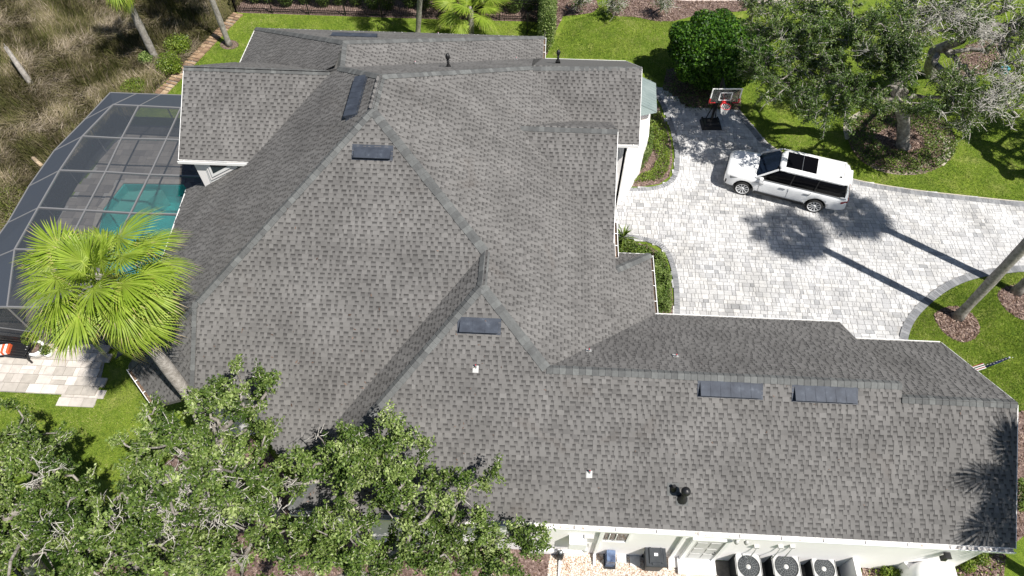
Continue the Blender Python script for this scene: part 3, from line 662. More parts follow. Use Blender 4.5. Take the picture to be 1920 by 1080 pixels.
for i, (p, q, n1, s1, n2, s2, wd, h0, h1) in enumerate(caps):
    n0 = (n1+n2).normalized(); mi = random.choices((0, 1, 2), (4, 5, 2))[0]
    L1 = p+s1*wd+n1*h1; C1_ = p+n0*(h1+.012); R1_ = p+s2*wd+n2*h1; L2_ = q+s1*wd+n1*h0; C2_ = q+n0*(h0+.012); R2_ = q+s2*wd+n2*h0
    B_ = [p+s1*wd, p+s2*wd, q+s1*wd, q+s2*wd, p]
    vv = [L1, C1_, R1_, L2_, C2_, R2_]+B_
    ff = [(0, 1, 4, 3), (1, 2, 5, 4), (6, 10, 1, 0), (10, 7, 2, 1), (8, 6, 0, 3), (7, 9, 5, 2)]
    if i < 300:
        me = bpy.data.meshes.new('ridge_cap'); me.from_pydata([tuple(x-p) for x in vv], [], ff); me.materials.append(M['cap'][mi]); me.update()
        bm = bmesh.new(); bm.from_mesh(me); bmesh.ops.recalc_face_normals(bm, faces=bm.faces); bm.to_mesh(me); bm.free()
        o = bpy.data.objects.new('ridge_cap', me); COL.objects.link(o); o.location = p; rp(o)
    else:
        n = len(V); V += [tuple(x) for x in vv]; Fc += [tuple(x+n for x in f) for f in ff]; MI += [mi]*6
o = rp(nobj('ridge_caps', V, Fc, M['cap'], None, mi=MI)); o['kind'] = 'stuff'

lt = []
for _ in range(1300):
    k = random.choice('AABBBFD'); u, v = random.uniform(380, 1850), random.uniform(300, 960); p = pe(u, v, k)
    if inpoly(np.array([(p.x, p.y)]), [(q.x, q.y) for q in roofs[k]])[0] and (random.random() < .16 or (u < 950 and v > 560)): lt.append((k, p))
V = []; T_ = []
for k, p in lt:
    a, b, c = PL[k]; nr = Vector((-a, -b, 1)).normalized(); an = random.uniform(0, 6.3); u_ = Vector((math.cos(an), math.sin(an), 0)); u_ = (u_-nr*u_.dot(nr)).normalized(); v_ = nr.cross(u_); L = random.uniform(.02, .05)*(1.5 if p.x < -4 else 1); q = p+nr*.03
    V += [tuple(q-u_*L), tuple(q-v_*L*.35), tuple(q+u_*L), tuple(q+v_*L*.35)]; T_.append(random.random())
o = hp(nobj('leaf_litter', V, np.arange(len(V)).reshape(-1, 4), M['mulchchip'], None, tone=[x*.6 for x in T_])); o['kind'] = 'stuff'
# ---- roof vents, pipes
def on_roof(k, u, v): p = pe(u, v, k); a, b, c = PL[k]; g = math.hypot(a, b); up = Vector((a, b, g*g)).normalized(); ev = Vector((-b/g, a/g, 0)); nr = ev.cross(up); 
def frame(k):
    a, b, c = PL[k]; g = math.hypot(a, b); up = Vector((a, b, g*g)).normalized(); ev = Vector((-b/g, a/g, 0)); nr = ev.cross(up)
    if nr.z < 0: ev = -ev; nr = ev.cross(up)
    return ev, up, nr
def roof_vent(k, pa, pb, wd, hh=.16):
    "long off-ridge vent: sheet hood rising to its open lower edge"
    A_, B_ = pe(*pa, k), pe(*pb, k); ev, up, nr = frame(k); L = (B_-A_).dot(ev)
    if L < 0: A_, B_ = B_, A_; L = -L
    mb = MB(); w3 = lambda s, t, h: A_+ev*s+up*t+nr*h
    # A_,B_ : lower edge ends
    P = [w3(0, 0, hh), w3(L, 0, hh), w3(L, wd, .03), w3(0, wd, .03), w3(0, .0, .02), w3(L, 0, .02), w3(L, wd, .02), w3(0, wd, .02)]
    mb.add(P, [(0, 1, 2, 3), (0, 3, 7, 4), (1, 5, 6, 2)]); mb.add([w3(0, .04, hh-.02), w3(L, .04, hh-.02), w3(L, .04, .0), w3(0, .04, 0)], [(0, 3, 2, 1)], 1)
    mb.add([w3(0, 0, hh+.001), w3(L, 0, hh+.001), w3(L, -.012, hh-.03), w3(0, -.012, hh-.03)], [(0, 3, 2, 1)])
    n = max(3, int(L/.3))
    for i in range(1, n): mb.bar(w3(L*i/n, .01, hh+.003), w3(L*i/n, wd-.01, .033), .012, .008, 0, up=nr)
    mb.add([w3(-.08, -.05, .019), w3(L+.08, -.05, .019), w3(L+.08, wd+.1, .019), w3(-.08, wd+.1, .019)], [(0, 1, 2, 3)])
    return hp(mb.build('roof_vent', [M['vent'], M['black']]))
roof_vent('A', (664, 297), (732, 298), .36); roof_vent('B', (862, 622), (934, 626), .36)
roof_vent('B', (1312, 741), (1425, 747), .40); roof_vent('B', (1489, 750), (1603, 754), .40)
roof_vent('H', (655, 222), (672, 150), .42, .18)
roof_vent('NN', (620, 68), (708, 70), .4)
def pipe_vent(k, u, v, h=.5, r=.06, m='black', cap=True):
    p = pe(u, v, k); mb = MB(); ev, up, nr = frame(k)
    mb.lathe(p, [(r*2.4, -.06), (r*2.1, .03), (r*1.3, .12), (r, .16), (r, h)], 14, 0)
    if cap: mb.lathe(p+Vector((0, 0, h)), [(r*.8, -.02), (r*1.7, 0), (r*1.9, .06), (r*1.8, .12), (r*1.2, .19), (.001, .21)], 14, 0)
    b = .18; mb.add([p+ev*x+up*y+nr*.022 for x, y in ((-b, -b*1.2), (b, -b*1.2), (b, b), (-b, b))], [(0, 1, 2, 3)], 1)
    return hp(mb.build('vent_pipe', [M[m], M['cap'][1]]))
pipe_vent('B', 1279, 934, .5, .075); pipe_vent('U', 841, 126, .42, .05); pipe_vent('GN', 1046, 116, .42, .05)
pipe_vent('B', 1262, 916, .22, .05, 'black', False)
for k, u, v in (('B', 892, 689), ('B', 1105, 886), ('F', 1104, 659), ('F', 1267, 669), ('U', 779, 121), ('NN', 822, 66), ('U', 968, 113)):
    p = pe(u, v, k); ev, up, nr = frame(k); mb = MB(); mb.lathe(p, [(.045, -.02), (.035, .03), (.03, .16)], 10, 0); mb.lathe(p+Vector((0, 0, .161)), [(.024, 0), (.0, .001)], 10, 1)
    mb.add([p+ev*x+up*y+nr*.021 for x, y in ((-.09, -.16), (.09, -.16), (.09, .06), (-.09, .06))], [(0, 1, 2, 3)], 2)
    hp(mb.build('plumbing_stub', [M['steel'], M['red'], M['greymetal']]))

# ---- walls
def wall_block(poly, z0, z1, name='wall'): return hp(MB().prism(poly, z0, z1).build(name, M['stucco']))
yw = YS+.06
wall_block([(XC+.5, yw), (XE2-.45, yw), (XE2-.45, YF2-.5), (XR1-.4, YF2-.5), (XR1-.4, YN-.5), (XC+.5, YN-.5)], -.02, 3.3)
wall_block([(-14.3, 12.3), (-11.9, 10.35), (-9.2, 10.35), (-7.7, 8.6), (2.4, 8.6), (2.4, 29.0), (-14.3, 29.0)], -.02, 3.25)
wall_block([(-14.4, 28.9), (-.6, 28.9), (-.6, 30.8), (-14.4, 30.8)], -.02, 3.25)
wc = pe(385, 350, 'H'); YWW = wc.y
wall_block([(wc.x, YWW), (-9.6, YWW), (-9.6, 24.2), (wc.x, 24.2)], 2.6, 6.02, 'upper_wall')
hp(MB().prism([(wc.x, YWW+.3), (wc.x+.25, YWW+.3), (wc.x+.25, 23.7), (wc.x, 23.7)], 6.02, 6.05).build('wall_cap', M['stucco']))
# gable end walls under the raised rakes
def gable_wall(x, ya, yb, kA, kB, z0, yr, side):
    P = [(x, ya, z0), (x, yb, z0), (x, yb, pz(kB, x, yb).z-.17), (x, yr, pz(kA, x, yr).z-.17), (x, ya, pz(kA, x, ya).z-.17)]
    mb = MB(); n = len(P); Q2 = [(p[0]-.15*side, p[1], p[2]) for p in P]
    mb.add(P+Q2, [tuple(range(n)), tuple(range(n, 2*n))[::-1]]+[(i, (i+1) % n, n+(i+1) % n, n+i) for i in range(n)])
    o = mb.build('gable_wall', M['stucco']); bm = bmesh.new(); bm.from_mesh(o.data); bmesh.ops.recalc_face_normals(bm, faces=bm.faces); bm.to_mesh(o.data); bm.free(); return hp(o)
gable_wall(XWR+.3, YWE+.5, YWR+3, 'WS', 'WN', 3.0, YWR, -1); gable_wall(XG-.35, YGE+.45, YU-.6, 'GS', 'GN', 0, 24.6, 1); gable_wall(2.6, 17.4, 22.6, 'JS', 'JN', 0, 20.5, 1); gable_wall(XE2-.4, YS+.7, YF2-.6, 'B', 'F2', 3.1, r2a.y, 1)
wall_block([(1.8, 17.3), (2.6, 17.3), (2.6, 26.0), (1.8, 26.0)], 0, 4.2)
wall_block([(2.4, 14.2), (3.9, 14.2), (3.9, KN-.5), (2.4, KN-.5)], -.02, 3.2)
wall_block([(2.5, YGE+.45), (XG-.4, YGE+.45), (XG-.4, 26.5), (2.5, 26.5)], 0, 4.6)
wall_block([(2.5, 26.4), (XG-.4, 26.4), (XG-.4, 29.), (2.5, 29.)], 0, 3.1)
# W wing dormer wall: window with nested frames
def framed_window(c, wd, ht, name='window', axis='x', panes=1, depth=.05, rooted_=hp, fm='white'):
    mb = MB(); x, y, z = c; t = .07
    for (dx, dz, w_, h_) in ((0, ht/2-t/2, wd, t), (0, -ht/2+t/2, wd, t), (-wd/2+t/2, 0, t, ht-2*t), (wd/2-t/2, 0, t, ht-2*t)): mb.box((x+dx, y, z+dz), (w_, depth*2, h_))
    o = rooted_(mb.build(name, M[fm])); g = MB().box((x, y, z), (wd-2*t, .03, ht-2*t)).build('pane', M['glass'])
    g.parent = o; g.matrix_parent_inverse = Matrix.Identity(4); return o
def atY(u, v, Y):
    d = cR*(u-960)+cU*(540-v)+cF*FOC; t = Y/d[1]; return Vector((d[0]*t, Y, CAM_H+d[2]*t))
def atX(u, v, X):
    d = cR*(u-960)+cU*(540-v)+cF*FOC; t = X/d[0]; return Vector((X, d[1]*t, CAM_H+d[2]*t))
def ypoly(name, pts, Y, th, m, par=None):
    "polygon on a wall plane y = Y, raised th towards the south"
    P = [atY(u, v, Y) for u, v in pts]; n = len(P); mb = MB(); Q2 = [p-Vector((0, th, 0)) for p in P]
    mb.add(P+Q2, [tuple(range(n)), tuple(range(n, 2*n))[::-1]]+[(i, (i+1) % n, n+(i+1) % n, n+i) for i in range(n)])
    o = mb.build(name, m); bm = bmesh.new(); bm.from_mesh(o.data); bmesh.ops.recalc_face_normals(bm, faces=bm.faces); bm.to_mesh(o.data); bm.free()
    if par is None: return hp(o)
    o.parent = par; o.matrix_parent_inverse = Matrix.Identity(4); return o
dw = ypoly('window', [(382, 304), (395.5, 342), (458, 314), (472, 307)], YWW, .03, M['white'])
ypoly('frame', [(384, 304), (396.5, 337), (446, 313), (442, 306)], YWW-.031, .04, M['stucco'], dw)
ypoly('frame', [(388, 304), (398.5, 331), (434, 313), (431, 306)], YWW-.072, .04, M['white'], dw)
ypoly('pane', [(391, 304), (400, 325), (427, 311), (425, 305)], YWW-.113, .01, M['glass'], dw)

# ---- gutters
def gutter(a, b, inn, straps=1.55, wd=.14, nm='gutter', mts=None, strapw=.03):
    a = Vector(a); b = Vector(b); d = (b-a); L = d.length; d.normalize(); o = Vector(inn).normalized()*-1; up = Vector((0, 0, 1))
    mb = MB(); z = lambda p, i, h: p+o*i+up*h
    A0 = a+up*(-.02); B0 = b+up*(-.02)
    prof = [(0, -.0), (0, -.12), (wd, -.12), (wd, .0), (wd-.02, .0), (wd-.02, -.10), (.02, -.10), (.02, .0)]
    P = [z(A0, i, h) for i, h in prof]+[z(B0, i, h) for i, h in prof]; n = 8
    mb.add(P, [(i, (i+1) % n, n+(i+1) % n, n+i) for i in range(n)]+[(0, 1, 6, 7), (1, 2, 5, 6), (2, 3, 4, 5), (8, 9, 14, 15), (9, 10, 13, 14), (10, 11, 12, 13)], 0)
    mb.add([z(A0, .02, -.085), z(B0, .02, -.085), z(B0, wd-.02, -.085), z(A0, wd-.02, -.085)], [(0, 1, 2, 3)], 1)
    o1 = mb.build(nm, mts or [M['white'], M['debris']]); bm = bmesh.new(); bm.from_mesh(o1.data); bmesh.ops.recalc_face_normals(bm, faces=bm.faces); bm.to_mesh(o1.data); bm.free(); hp(o1)
    k = int(L/straps)
    for i in range(k+1):
        p = A0+d*min(L-.03, straps*(i+.05)); s = MB().bar(z(p, 0, .003), z(p, wd, .003), strapw, .008).build('strap', M['white']); s.parent = o1; s.matrix_parent_inverse = Matrix.Identity(4)
    return o1
gutter((XC, YS, ZE-.03), (XE2, YS, ZE-.03), (0, 1, 0), 1.25, .16, 'gutter', [M['white'], noisy('pale_debris', [(.3, (.3, .24, .2)), (.45, (.6, .57, .54)), (.7, (.74, .73, .72))], 9, .8)])
gutter((XE, YN, ZE-.03), (XF1, YN, ZE-.03), (0, -1, 0), 2.4, .11)
gutter((XR1, YF2, F2a.z-.03), (XE2, YF2, F2b.z-.03), (0, -1, 0), 2.4, .11)
gutter((XE, KN, ZE-.03), (XE, YN, ZE-.03), (-1, 0, 0), .72, .14, mts=[M['white'], M['debris']]); gutter((XD, KN, ZE-.03), (XE, KN, ZE-.03), (0, -1, 0), 2.5, .08)
gutter((XD, 18.1, 4.24), (XD, KN-.9, 4.24), (-1, 0, 0), .6, .14)
gutter((-14.979, 25.2, ZE-.03), (-14.979, 31.367, ZE-.03), (1, 0, 0), 2.5, .1); gutter((-14.979, 31.367, ZE-.03), (-.028, 31.367, ZE-.03), (0, -1, 0), 2.5, .1)
gutter((-.028, 31.367, ZE-.03), (-.028, YU+.05, ZE-.03), (-1, 0, 0), .6, .14); gutter((0.1, YU, ZE-.03), (XG, YU, ZE-.03), (0, -1, 0), 2.5, .1)
gutter(W0-Vector((0, 0, .03)), W1-Vector((0, 0, .03)), (W1-W0).cross(Vector((0, 0, -1))) if (W1-W0).cross(Vector((0, 0, -1))).y > 0 else (W1-W0).cross(Vector((0, 0, 1))), .6, .14)
gutter((XWR-.05, YWE, ZWE-.03), (lineH('H', 'WS', ZWE).x+.15, YWE, ZWE-.03), (0, 1, 0), 5, .12); gutter((2.95, YGE, 4.76), (XG, YGE, 4.76), (0, 1, 0), .9, .12)
gutter(HE0-Vector((0, 0, .03)), HE1-Vector((0, 0, .03)), (1, 0, 0), 3, .08)
# fascias (rake boards)
fb = MB()
for a, b in ((Vector((XE2, YS, ZE)), r2b), (r2b, F2b), (Vector((XWR, YWE, ZWE)), Vector((XWR, YWR, ZWR))), (Vector((XG, YGE, 4.78)), Vector((XG, 24.6, 6.55))), (Vector((XG, 24.6, 6.55)), Vector((XG, YU, ZE))), (Vector((2.95, 16.9, 4.29)), Vector((2.95, 20.5, 6.7)))):
    x = Vector((.012 if a.x > 0 else -.012, 0, -.1)); hp(MB().bar(a+x, b+x, .02, .18).build('rake_board', M['white']))
# soffits
hp(MB().prism([(XC, YS+.01), (XE2-.05, YS+.01), (XE2-.05, YS+.6), (XC, YS+.6)], ZE-.16, ZE-.14).build('soffit', M['soffit']))

# ---- standing-seam bay roof and bay on the east gable
zb0, zb1 = 2.75, 3.65
b1, b2, b3 = at(1229, 158, zb0), at(1231, 211, zb0), at(1201, 226, zb0); b0 = at(1206, 148, zb0)
bx = XG-.4
bay_wall = [(bx-.3, b0.y), (b1.x-.25, b1.y-.2), (b2.x-.25, b2.y+.1), (bx-.3, b3.y-.1)]
Tt = [Vector((bx, b0.y-.4, zb1)), Vector((bx, b3.y+.55, zb1))]
b0.x = bx; b3.x = bx
mb = MB(); mb.add([b0, b1, Tt[0]], [(0, 1, 2)]); mb.add([b1, b2, Tt[1], Tt[0]], [(0, 1, 2, 3)]); mb.add([b2, b3, Tt[1]], [(0, 1, 2)])
o = mb.build('bay_roof', M['metalroof']); bm = bmesh.new(); bm.from_mesh(o.data); bmesh.ops.recalc_face_normals(bm, faces=bm.faces); bmesh.ops.solidify(bm, geom=bm.faces[:], thickness=.04); bm.to_mesh(o.data); bm.free(); bayr = hp(o)
def seam(a, b): s = MB().bar(a+Vector((0, 0, .03)), b+Vector((0, 0, .03)), .03, .05).build('seam', M['metalroof']); s.parent = bayr; s.matrix_parent_inverse = Matrix.Identity(4)
for i in range(0, 12):
    f = i/11; seam(b1.lerp(b2, f), Tt[0].lerp(Tt[1], f))
for i in range(1, 4): f = i/4; seam(b2.lerp(b3, f), b2.lerp(Tt[1], 0).lerp(Tt[1], f))
bw = [(bx-.3, b0.y), (b1.x-.3, b1.y-.3), (b2.x-.3, b2.y+.15), (bx-.3, b3.y+.1)]
wall_block(bw, 0, zb0-.03, 'bay_wall')
# east entry: white garden wall piece and downspout in front of the south bay
ga = [at(1162, 346), at(1170, 348), at(1202, 298, .9), at(1217, 232, 1.8)]
hp(MB().prism([a2(1161, 345), a2(1172, 343), a2(1203, 303), a2(1209, 290), a2(1213, 235), (2.9, at(1213, 235).y), (2.9, at(1161, 345).y)], 0, 1.25).build('garden_wall', M['stucco']))
hp(MB().prism([(3.2, 21.9), a2(1186, 305, 2.2), a2(1212, 262, 2.2), a2(1216, 228, 2.2), (3.2, 24)], 0, 2.5).build('entry_wall', M['stucco']))
dp = at(1171, 348); ds = MB().box((dp.x, dp.y+.02, 1.5), (.1, .12, 3.0), 0, 0); ds.box((dp.x, dp.y, .1), (.13, .2, .2), 0, 1); hp(ds.build('downspout', [M['white'], M['black']]))
hp(MB().box((dp.x-.3, dp.y+.1, 1.6), (.45, .1, 3.2)).build('wall', M['stucco']))

# ---- south wall details
yq = yw-.002
def swin(u0, v0, u1, v1, rows, cols):
    A_, B_ = atY(u0, v0, yq), atY(u1, v1, yq); c = (A_+B_)/2; o = framed_window((c.x, yq-.03, c.z), abs(B_.x-A_.x), abs(B_.z-A_.z)); return o
swin(1131, 992, 1176, 1014, 2, 3)
for i in range(2): hp(MB().box((atY(1143+i*13, 1000, yq).x, yq-.08, atY(1143, 1003, yq).z), (.025, .03, .7)).build('muntin', M['white']))
# white door with raised panels
DA, DB = atY(1312, 1022, yq), atY(1345, 996, yq); dcx = (DA.x+atY(1353, 1020, yq).x)/2-.12
dr = hp(MB().box((dcx, yq-.03, 1.25), (.92, .06, 2.1)).build('door', M['greymetal']))
for i, (zz, hh) in enumerate(((.65, .5), (1.25, .42), (1.85, .5))):
    for s in (-1, 1): p_ = MB().box((dcx+s*.21, yq-.065, zz), (.3, .02, hh)).build('door_panel', M['greymetal']); p_.parent = dr; p_.matrix_parent_inverse = Matrix.Identity(4)
p_ = MB().tube([(dcx+.38, yq-.06, 1.15), (dcx+.38, yq-.13, 1.15), (dcx+.28, yq-.13, 1.15)], .02, 8).build('handle', M['black']); p_.parent = dr; p_.matrix_parent_inverse = Matrix.Identity(4)
mb = MB(); mb.box((dcx-.53, yq-.05, 1.27), (.12, .1, 2.24)); mb.box((dcx+.53, yq-.05, 1.27), (.12, .1, 2.24)); mb.box((dcx, yq-.05, 2.45), (1.2, .12, .12)); hp(mb.build('door_frame', M['white']))
hp(MB().box((dcx-.02, yq-.28, .09), (1.25, .52, .22)).build('doorstep', M['white']))
sheet('concrete_pad', [(dcx-.62, 4.5), (dcx+.62, 4.5), (dcx+.62, yq-.5), (dcx-.62, yq-.5)], .022, noisy('tan_concrete', [(.3, (.34, .29, .2)), (.7, (.5, .44, .33))], 6, .9))
# downspouts
def spout(u, v):
    p = atY(u, v, yq-.06); x = p.x
    mb = MB(); mb.box((x, yq-.05, 1.6), (.09, .08, 2.9)); mb.bar((x, YS-.05, ZE-.1), (x, yq-.05, 2.95), .08, .08); mb.bar((x, yq-.05, .2), (x, yq-.4, .06), .09, .08); hp(mb.build('downspout', M['white']))
spout(1128, 1000); spout(1287, 1000)
hp(MB().box((atY(1107, 995, yq).x, yq-.06, 1.9), (.3, .12, .4)).build('service_panel', M['greymetal'])); hp(MB().box((atY(1085, 1000, yq).x, yq-.15, 1.7), (.55, .3, .6)).build('meter_cabinet', M['white']))
mb = MB(); mb.lathe((atY(1100, 1005, yq).x, yq-.12, 1.3), [(.1, 0), (.1, .15), (.06, .2)], 14, 0, Matrix.Rotation(PI/2, 4, 'X')); mb.box((atY(1100, 1005, yq).x, yq-.05, 1.25), (.25, .1, .5)); hp(mb.build('electric_meter', M['greymetal']))
def floodlight(u, v, two=True):
    p = atY(u, v, yq); mb = MB(); mb.box((p.x, yq-.04, p.z), (.12, .08, .12))
    for s in (-1, 1): mb.tube([(p.x, yq-.06, p.z), (p.x+s*.12, yq-.16, p.z-.03)], .015, 6); mb.lathe((p.x+s*.15, yq-.18, p.z-.06), [(.03, .1), (.06, .04), (.08, -.04), (.07, -.05)], 12, 1)
    return hp(mb.build('wall_light', [M['white'], M['greymetal']]))
floodlight(1390, 1004); 
for u in (1418, 1463, 1485):
    p = atY(u, 1022, yq); hp(MB().box((p.x, yq-.05, p.z), (.16, .1, .1)).tube([(p.x+.05, yq-.05, p.z-.05), (p.x+.05, yq-.09, p.z-.5), (p.x-.05, yq-.2, p.z-.9)], .018, 6).build('conduit_box', M['greymetal']))
hp(MB().box((1.0, yq+.02-.07, .12), (2.0, .1, .3)).build('wall_plinth', M['stucco']))
# arched niche wall at the east end
nx0, nx1 = atY(1700, 1040, yq).x, atY(1800, 1040, yq).x
_tc = at(1722, 1052, .9)
hp(MB().lathe((_tc.x, yw-.42, 0), [(.50, 0), (.50, .15), (.46, .9), (.40, 1.2), (.25, 1.38), (.001, 1.42)], 24).build('rounded_white_tank', M['white']))
if 0: hp(MB().prism([(at(1700, 1064).x, at(1700, 1066).y), (at(1742, 1060).x, at(1742, 1062).y), (at(1760, 1050).x, yw-.01), (at(1690, 1050).x, yw-.01)], 0, 1.25).build('chimney_base', M['stucco']))
if 0: hp(MB().prism([(at(1704, 1050, 1.25).x, at(1702, 1053, 1.25).y), (at(1738, 1048, 1.25).x, at(1738, 1050, 1.25).y), (at(1748, 1040, 1.25).x, yw-.012), (at(1705, 1040, 1.25).x, yw-.012)], 1.25, 2.3).build('chimney_breast', M['white']))
hp(MB().prism([(XE2-1.9, yw-.5), (XE2-.6, yw-.35), (XE2-.6, yw-.01), (XE2-2.2, yw-.01)], 0, .95).build('planter_wall', M['stucco']))
ln = MB(); lx = at(1716, 1032, 1.9); ln.box((lx.x+.75, yw-.12, 2.1), (.16, .16, .3), 0, 0, None, .6); ln.box((lx.x+.75, yw-.12, 2.28), (.2, .2, .04), 0, 0); hp(ln.build('wall_lantern', M['black']))

# ================================================================== THINGS ON THE SOUTH SIDE
def ac_unit(name, c, s, h, label, fanrot, body='steel'):
    t = empty(name, (c[0], c[1], 0), -.01, label, 'air conditioner', 'air conditioners in the walled yard')
    b = MB(); r = s*.43; n = 24
    b.box((0, 0, h/2-.02), (s*.94, s*.94, h-.04), 0, 0)
    link(b.build('casing', M['grate']), None) if 0 else None
    o = b.build('casing', M['grate'], t)
    lv = MB()
    for i in range(int(h/.05)):
        z = .05+i*.05
        for sx, sy in ((1, 0), (-1, 0), (0, 1), (0, -1)): lv.box((sx*s*.475, sy*s*.475, z), (.012 if sx else s*.88, .012 if sy else s*.88, .022), 0, 0)
    lv.build('louvres', M['grate'], t)
    top = MB(); m_ = n
    ring = [(r*math.cos(2*PI*i/m_), r*math.sin(2*PI*i/m_)) for i in range(m_)]
    def sq(a): 
        c_, s_ = math.cos(a), math.sin(a); k = s/2/max(abs(c_), abs(s_)); k = min(k, s*.62); return (c_*k, s_*k)
    V = [(x, y, h) for x, y in ring]+[(*sq(2*PI*i/m_), h) for i in range(m_)]+[(*sq(2*PI*i/m_), h-.05) for i in range(m_)]+[(x, y, h-.12) for x, y in ring]
    top.add(V, [(i, m_+i, m_+(i+1) % m_, (i+1) % m_) for i in range(m_)]+[(m_+i, 2*m_+i, 2*m_+(i+1) % m_, m_+(i+1) % m_) for i in range(m_)]+[(3*m_+i, i, (i+1) % m_, 3*m_+(i+1) % m_) for i in range(m_)])
    top.build('top_cover', M['greymetal'], t)
    MB().lathe((0, 0, h-.14), [(.001, .0), (r, .001)], 24, 0).build('fan_well', M['grate'], t)
    for k in range(3):
        a = fanrot+k*2*PI/3; f = MB(); pts = []
        for rr in (.09, .2, .3): 
            for da, dz in ((-.38, .0), (.0, .02), (.38, .05)): pts.append((rr*s/.75*math.cos(a+da), rr*s/.75*math.sin(a+da), h-.12+dz))
        f.add(pts, [(0, 1, 4, 3), (1, 2, 5, 4), (3, 4, 7, 6), (4, 5, 8, 7)]); f.build('fan_blade', M['steel'], t)
    MB().lathe((0, 0, h-.12), [(.09, 0), (.09, .07), (.07, .085), (.001, .09)], 16, 0).build('fan_motor', M['greymetal'], t)
    g = MB()
    for rr in (.12, .18, .24, .3, .36, .41):
        q = rr*s/.85; 
        if q > r: continue
        pts = [(q*math.cos(2*PI*i/20), q*math.sin(2*PI*i/20), h+.025*(1-(q/r)**2)) for i in range(21)]; g.tube(pts, .0014, 4, 0, False)
    for i in range(16): a = 2*PI*i/16; g.tube([(.1*math.cos(a), .1*math.sin(a), h+.024), (r*math.cos(a), r*math.sin(a), h+.002)], .0016, 4, 0, False)
    g.build('fan_guard', M['steel'], t); return t
ac_unit('air_conditioner', at(1404, 1062, .9)[:2], .84, .9, 'grey air conditioner nearest the white door, first of three', .3)
ac_unit('air_conditioner', at(1475, 1062, .9)[:2], .90, .9, 'grey air conditioner in the middle of the row of three', 1.1)
ac_unit('air_conditioner', at(1546, 1066, .75)[:2], .78, .75, 'lower grey air conditioner beside the white screen wall', .7)
p0, p1 = at(1598, 1034, 1.25), at(1622, 1100, 1.25)
sw = MB(); sw.prism([(p0.x-.0, yw-.02), (p0.x+.16, yw-.02), (p0.x+.16, 4.3), (p0.x, 4.3)], 0, 1.2); tag(sw.build('screen_wall', M['stucco']), 'short white stucco screen wall right of the air conditioners', 'wall')
sheet('equipment_pad', [(dcx+.64, 4.2), (p0.x-.01, 4.2), (p0.x-.01, yq-.02), (dcx+.64, yq-.02)], .02, noisy('dark_concrete', [(.3, (.10, .095, .085)), (.7, (.2, .18, .155))], 5, .9))
ct = empty('storage_chest', (at(1373, 1037, .3).x, at(1373, 1037, .3).y, 0), 0, 'small black box in the corner between the doorstep and the first air conditioner', 'box')
MB().box((0, 0, .2), (.42, .3, .4)).build('body', M['black'], ct); MB().box((0, 0, .425), (.46, .34, .05)).build('lid', M['black'], ct)
# trash bin
bc = at(1228, 1040, 1.0); tb = empty('trash_bin', (bc.x+.02, bc.y, 0), 0.02, 'dark grey wheeled trash bin with its lid closed, standing on the gravel', 'trash bin')
binm = noisy('charcoal_plastic', [(.3, (.022, .026, .032)), (.7, (.038, .043, .05))], 5, .45, .05)
b = MB(); b.box((0, 0, .5), (.5, .55, .95), 0, 0, None, 1.22); b.box((0, 0, .98), (.67, .74, .04)); b.build('body', binm, tb)
b = MB(); V = []; 
b.box((0, -.02, 1.03), (.69, .76, .05), 0, 0, None, .96); b.box((0, -.04, 1.075), (.5, .52, .05), 0, 0, None, .85); b.box((0, -.3, 1.06), (.28, .1, .05)); b.build('lid', binm, tb)
for s in (-1, 1): MB().bar((s*.2, -.3, 1.085), (s*.17, .3, 1.1), .04, .03).build('rib', binm, tb); MB().lathe((s*.27, .26, .13), [(.02, -.035), (.13, -.035), (.13, .035), (.02, .035)], 16, 0, Matrix.Rotation(PI/2, 4, 'Y')).build('wheel', M['tyre'], tb)
MB().tube([(-.28, .36, 1.0), (-.28, .44, 1.0), (.28, .44, 1.0), (.28, .36, 1.0)], .018, 8).build('handle', binm, tb)
MB().box((0, -.02, 1.102), (.12, .09, .003)).build('sticker', M['white'], tb)
for i, (u, v) in enumerate(((1190, 1052), (1265, 1055), (1166, 1046))):
    p = at(u, v); tag(MB().box((p.x, p.y, .04), (.34, .34, .06)).build('stepping_stone', noisy('paving_%d' % i, [(.3, (.5, .48, .45)), (.7, (.68, .66, .63))], 8, .9)), ('square pale stepping stone in the shadow left of the trash bin', 'square white stepping stone right of the trash bin', 'square white stepping stone just right of the irrigation pump')[i], 'paving stone', 'stepping stones in the gravel')
# pool pump
pc = at(1144, 1040, .3); pu = empty('irrigation_pump', (pc.x, pc.y, 0), 0, 'grey pump with a blue cover panel standing on the gravel against the white wall', 'pump')
MB().box((0, -.12, .3), (.32, .42, .6), 0, 0, None, .9).build('cover', noisy('blue_grey_panel', [(.3, (.03, .04, .08)), (.6, (.12, .17, .28))], 6, .25), pu)
MB().lathe((0, .2, .05), [(.13, 0), (.14, .25), (.11, .3), (.11, .36), (.03, .4)], 16, 0).build('strainer', M['steel'], pu)
MB().tube([(0, .2, .4), (0, .2, .55), (.05, .3, .6), (.05, .42, .6)], .035, 8).tube([(-.1, .25, .1), (-.1, .3, .5), (.0, .42, .5)], .03, 8).build('pipe', M['greymetal'], pu)
MB().box((0, 0, .03), (.4, .8, .06)).build('base', M['black'], pu)
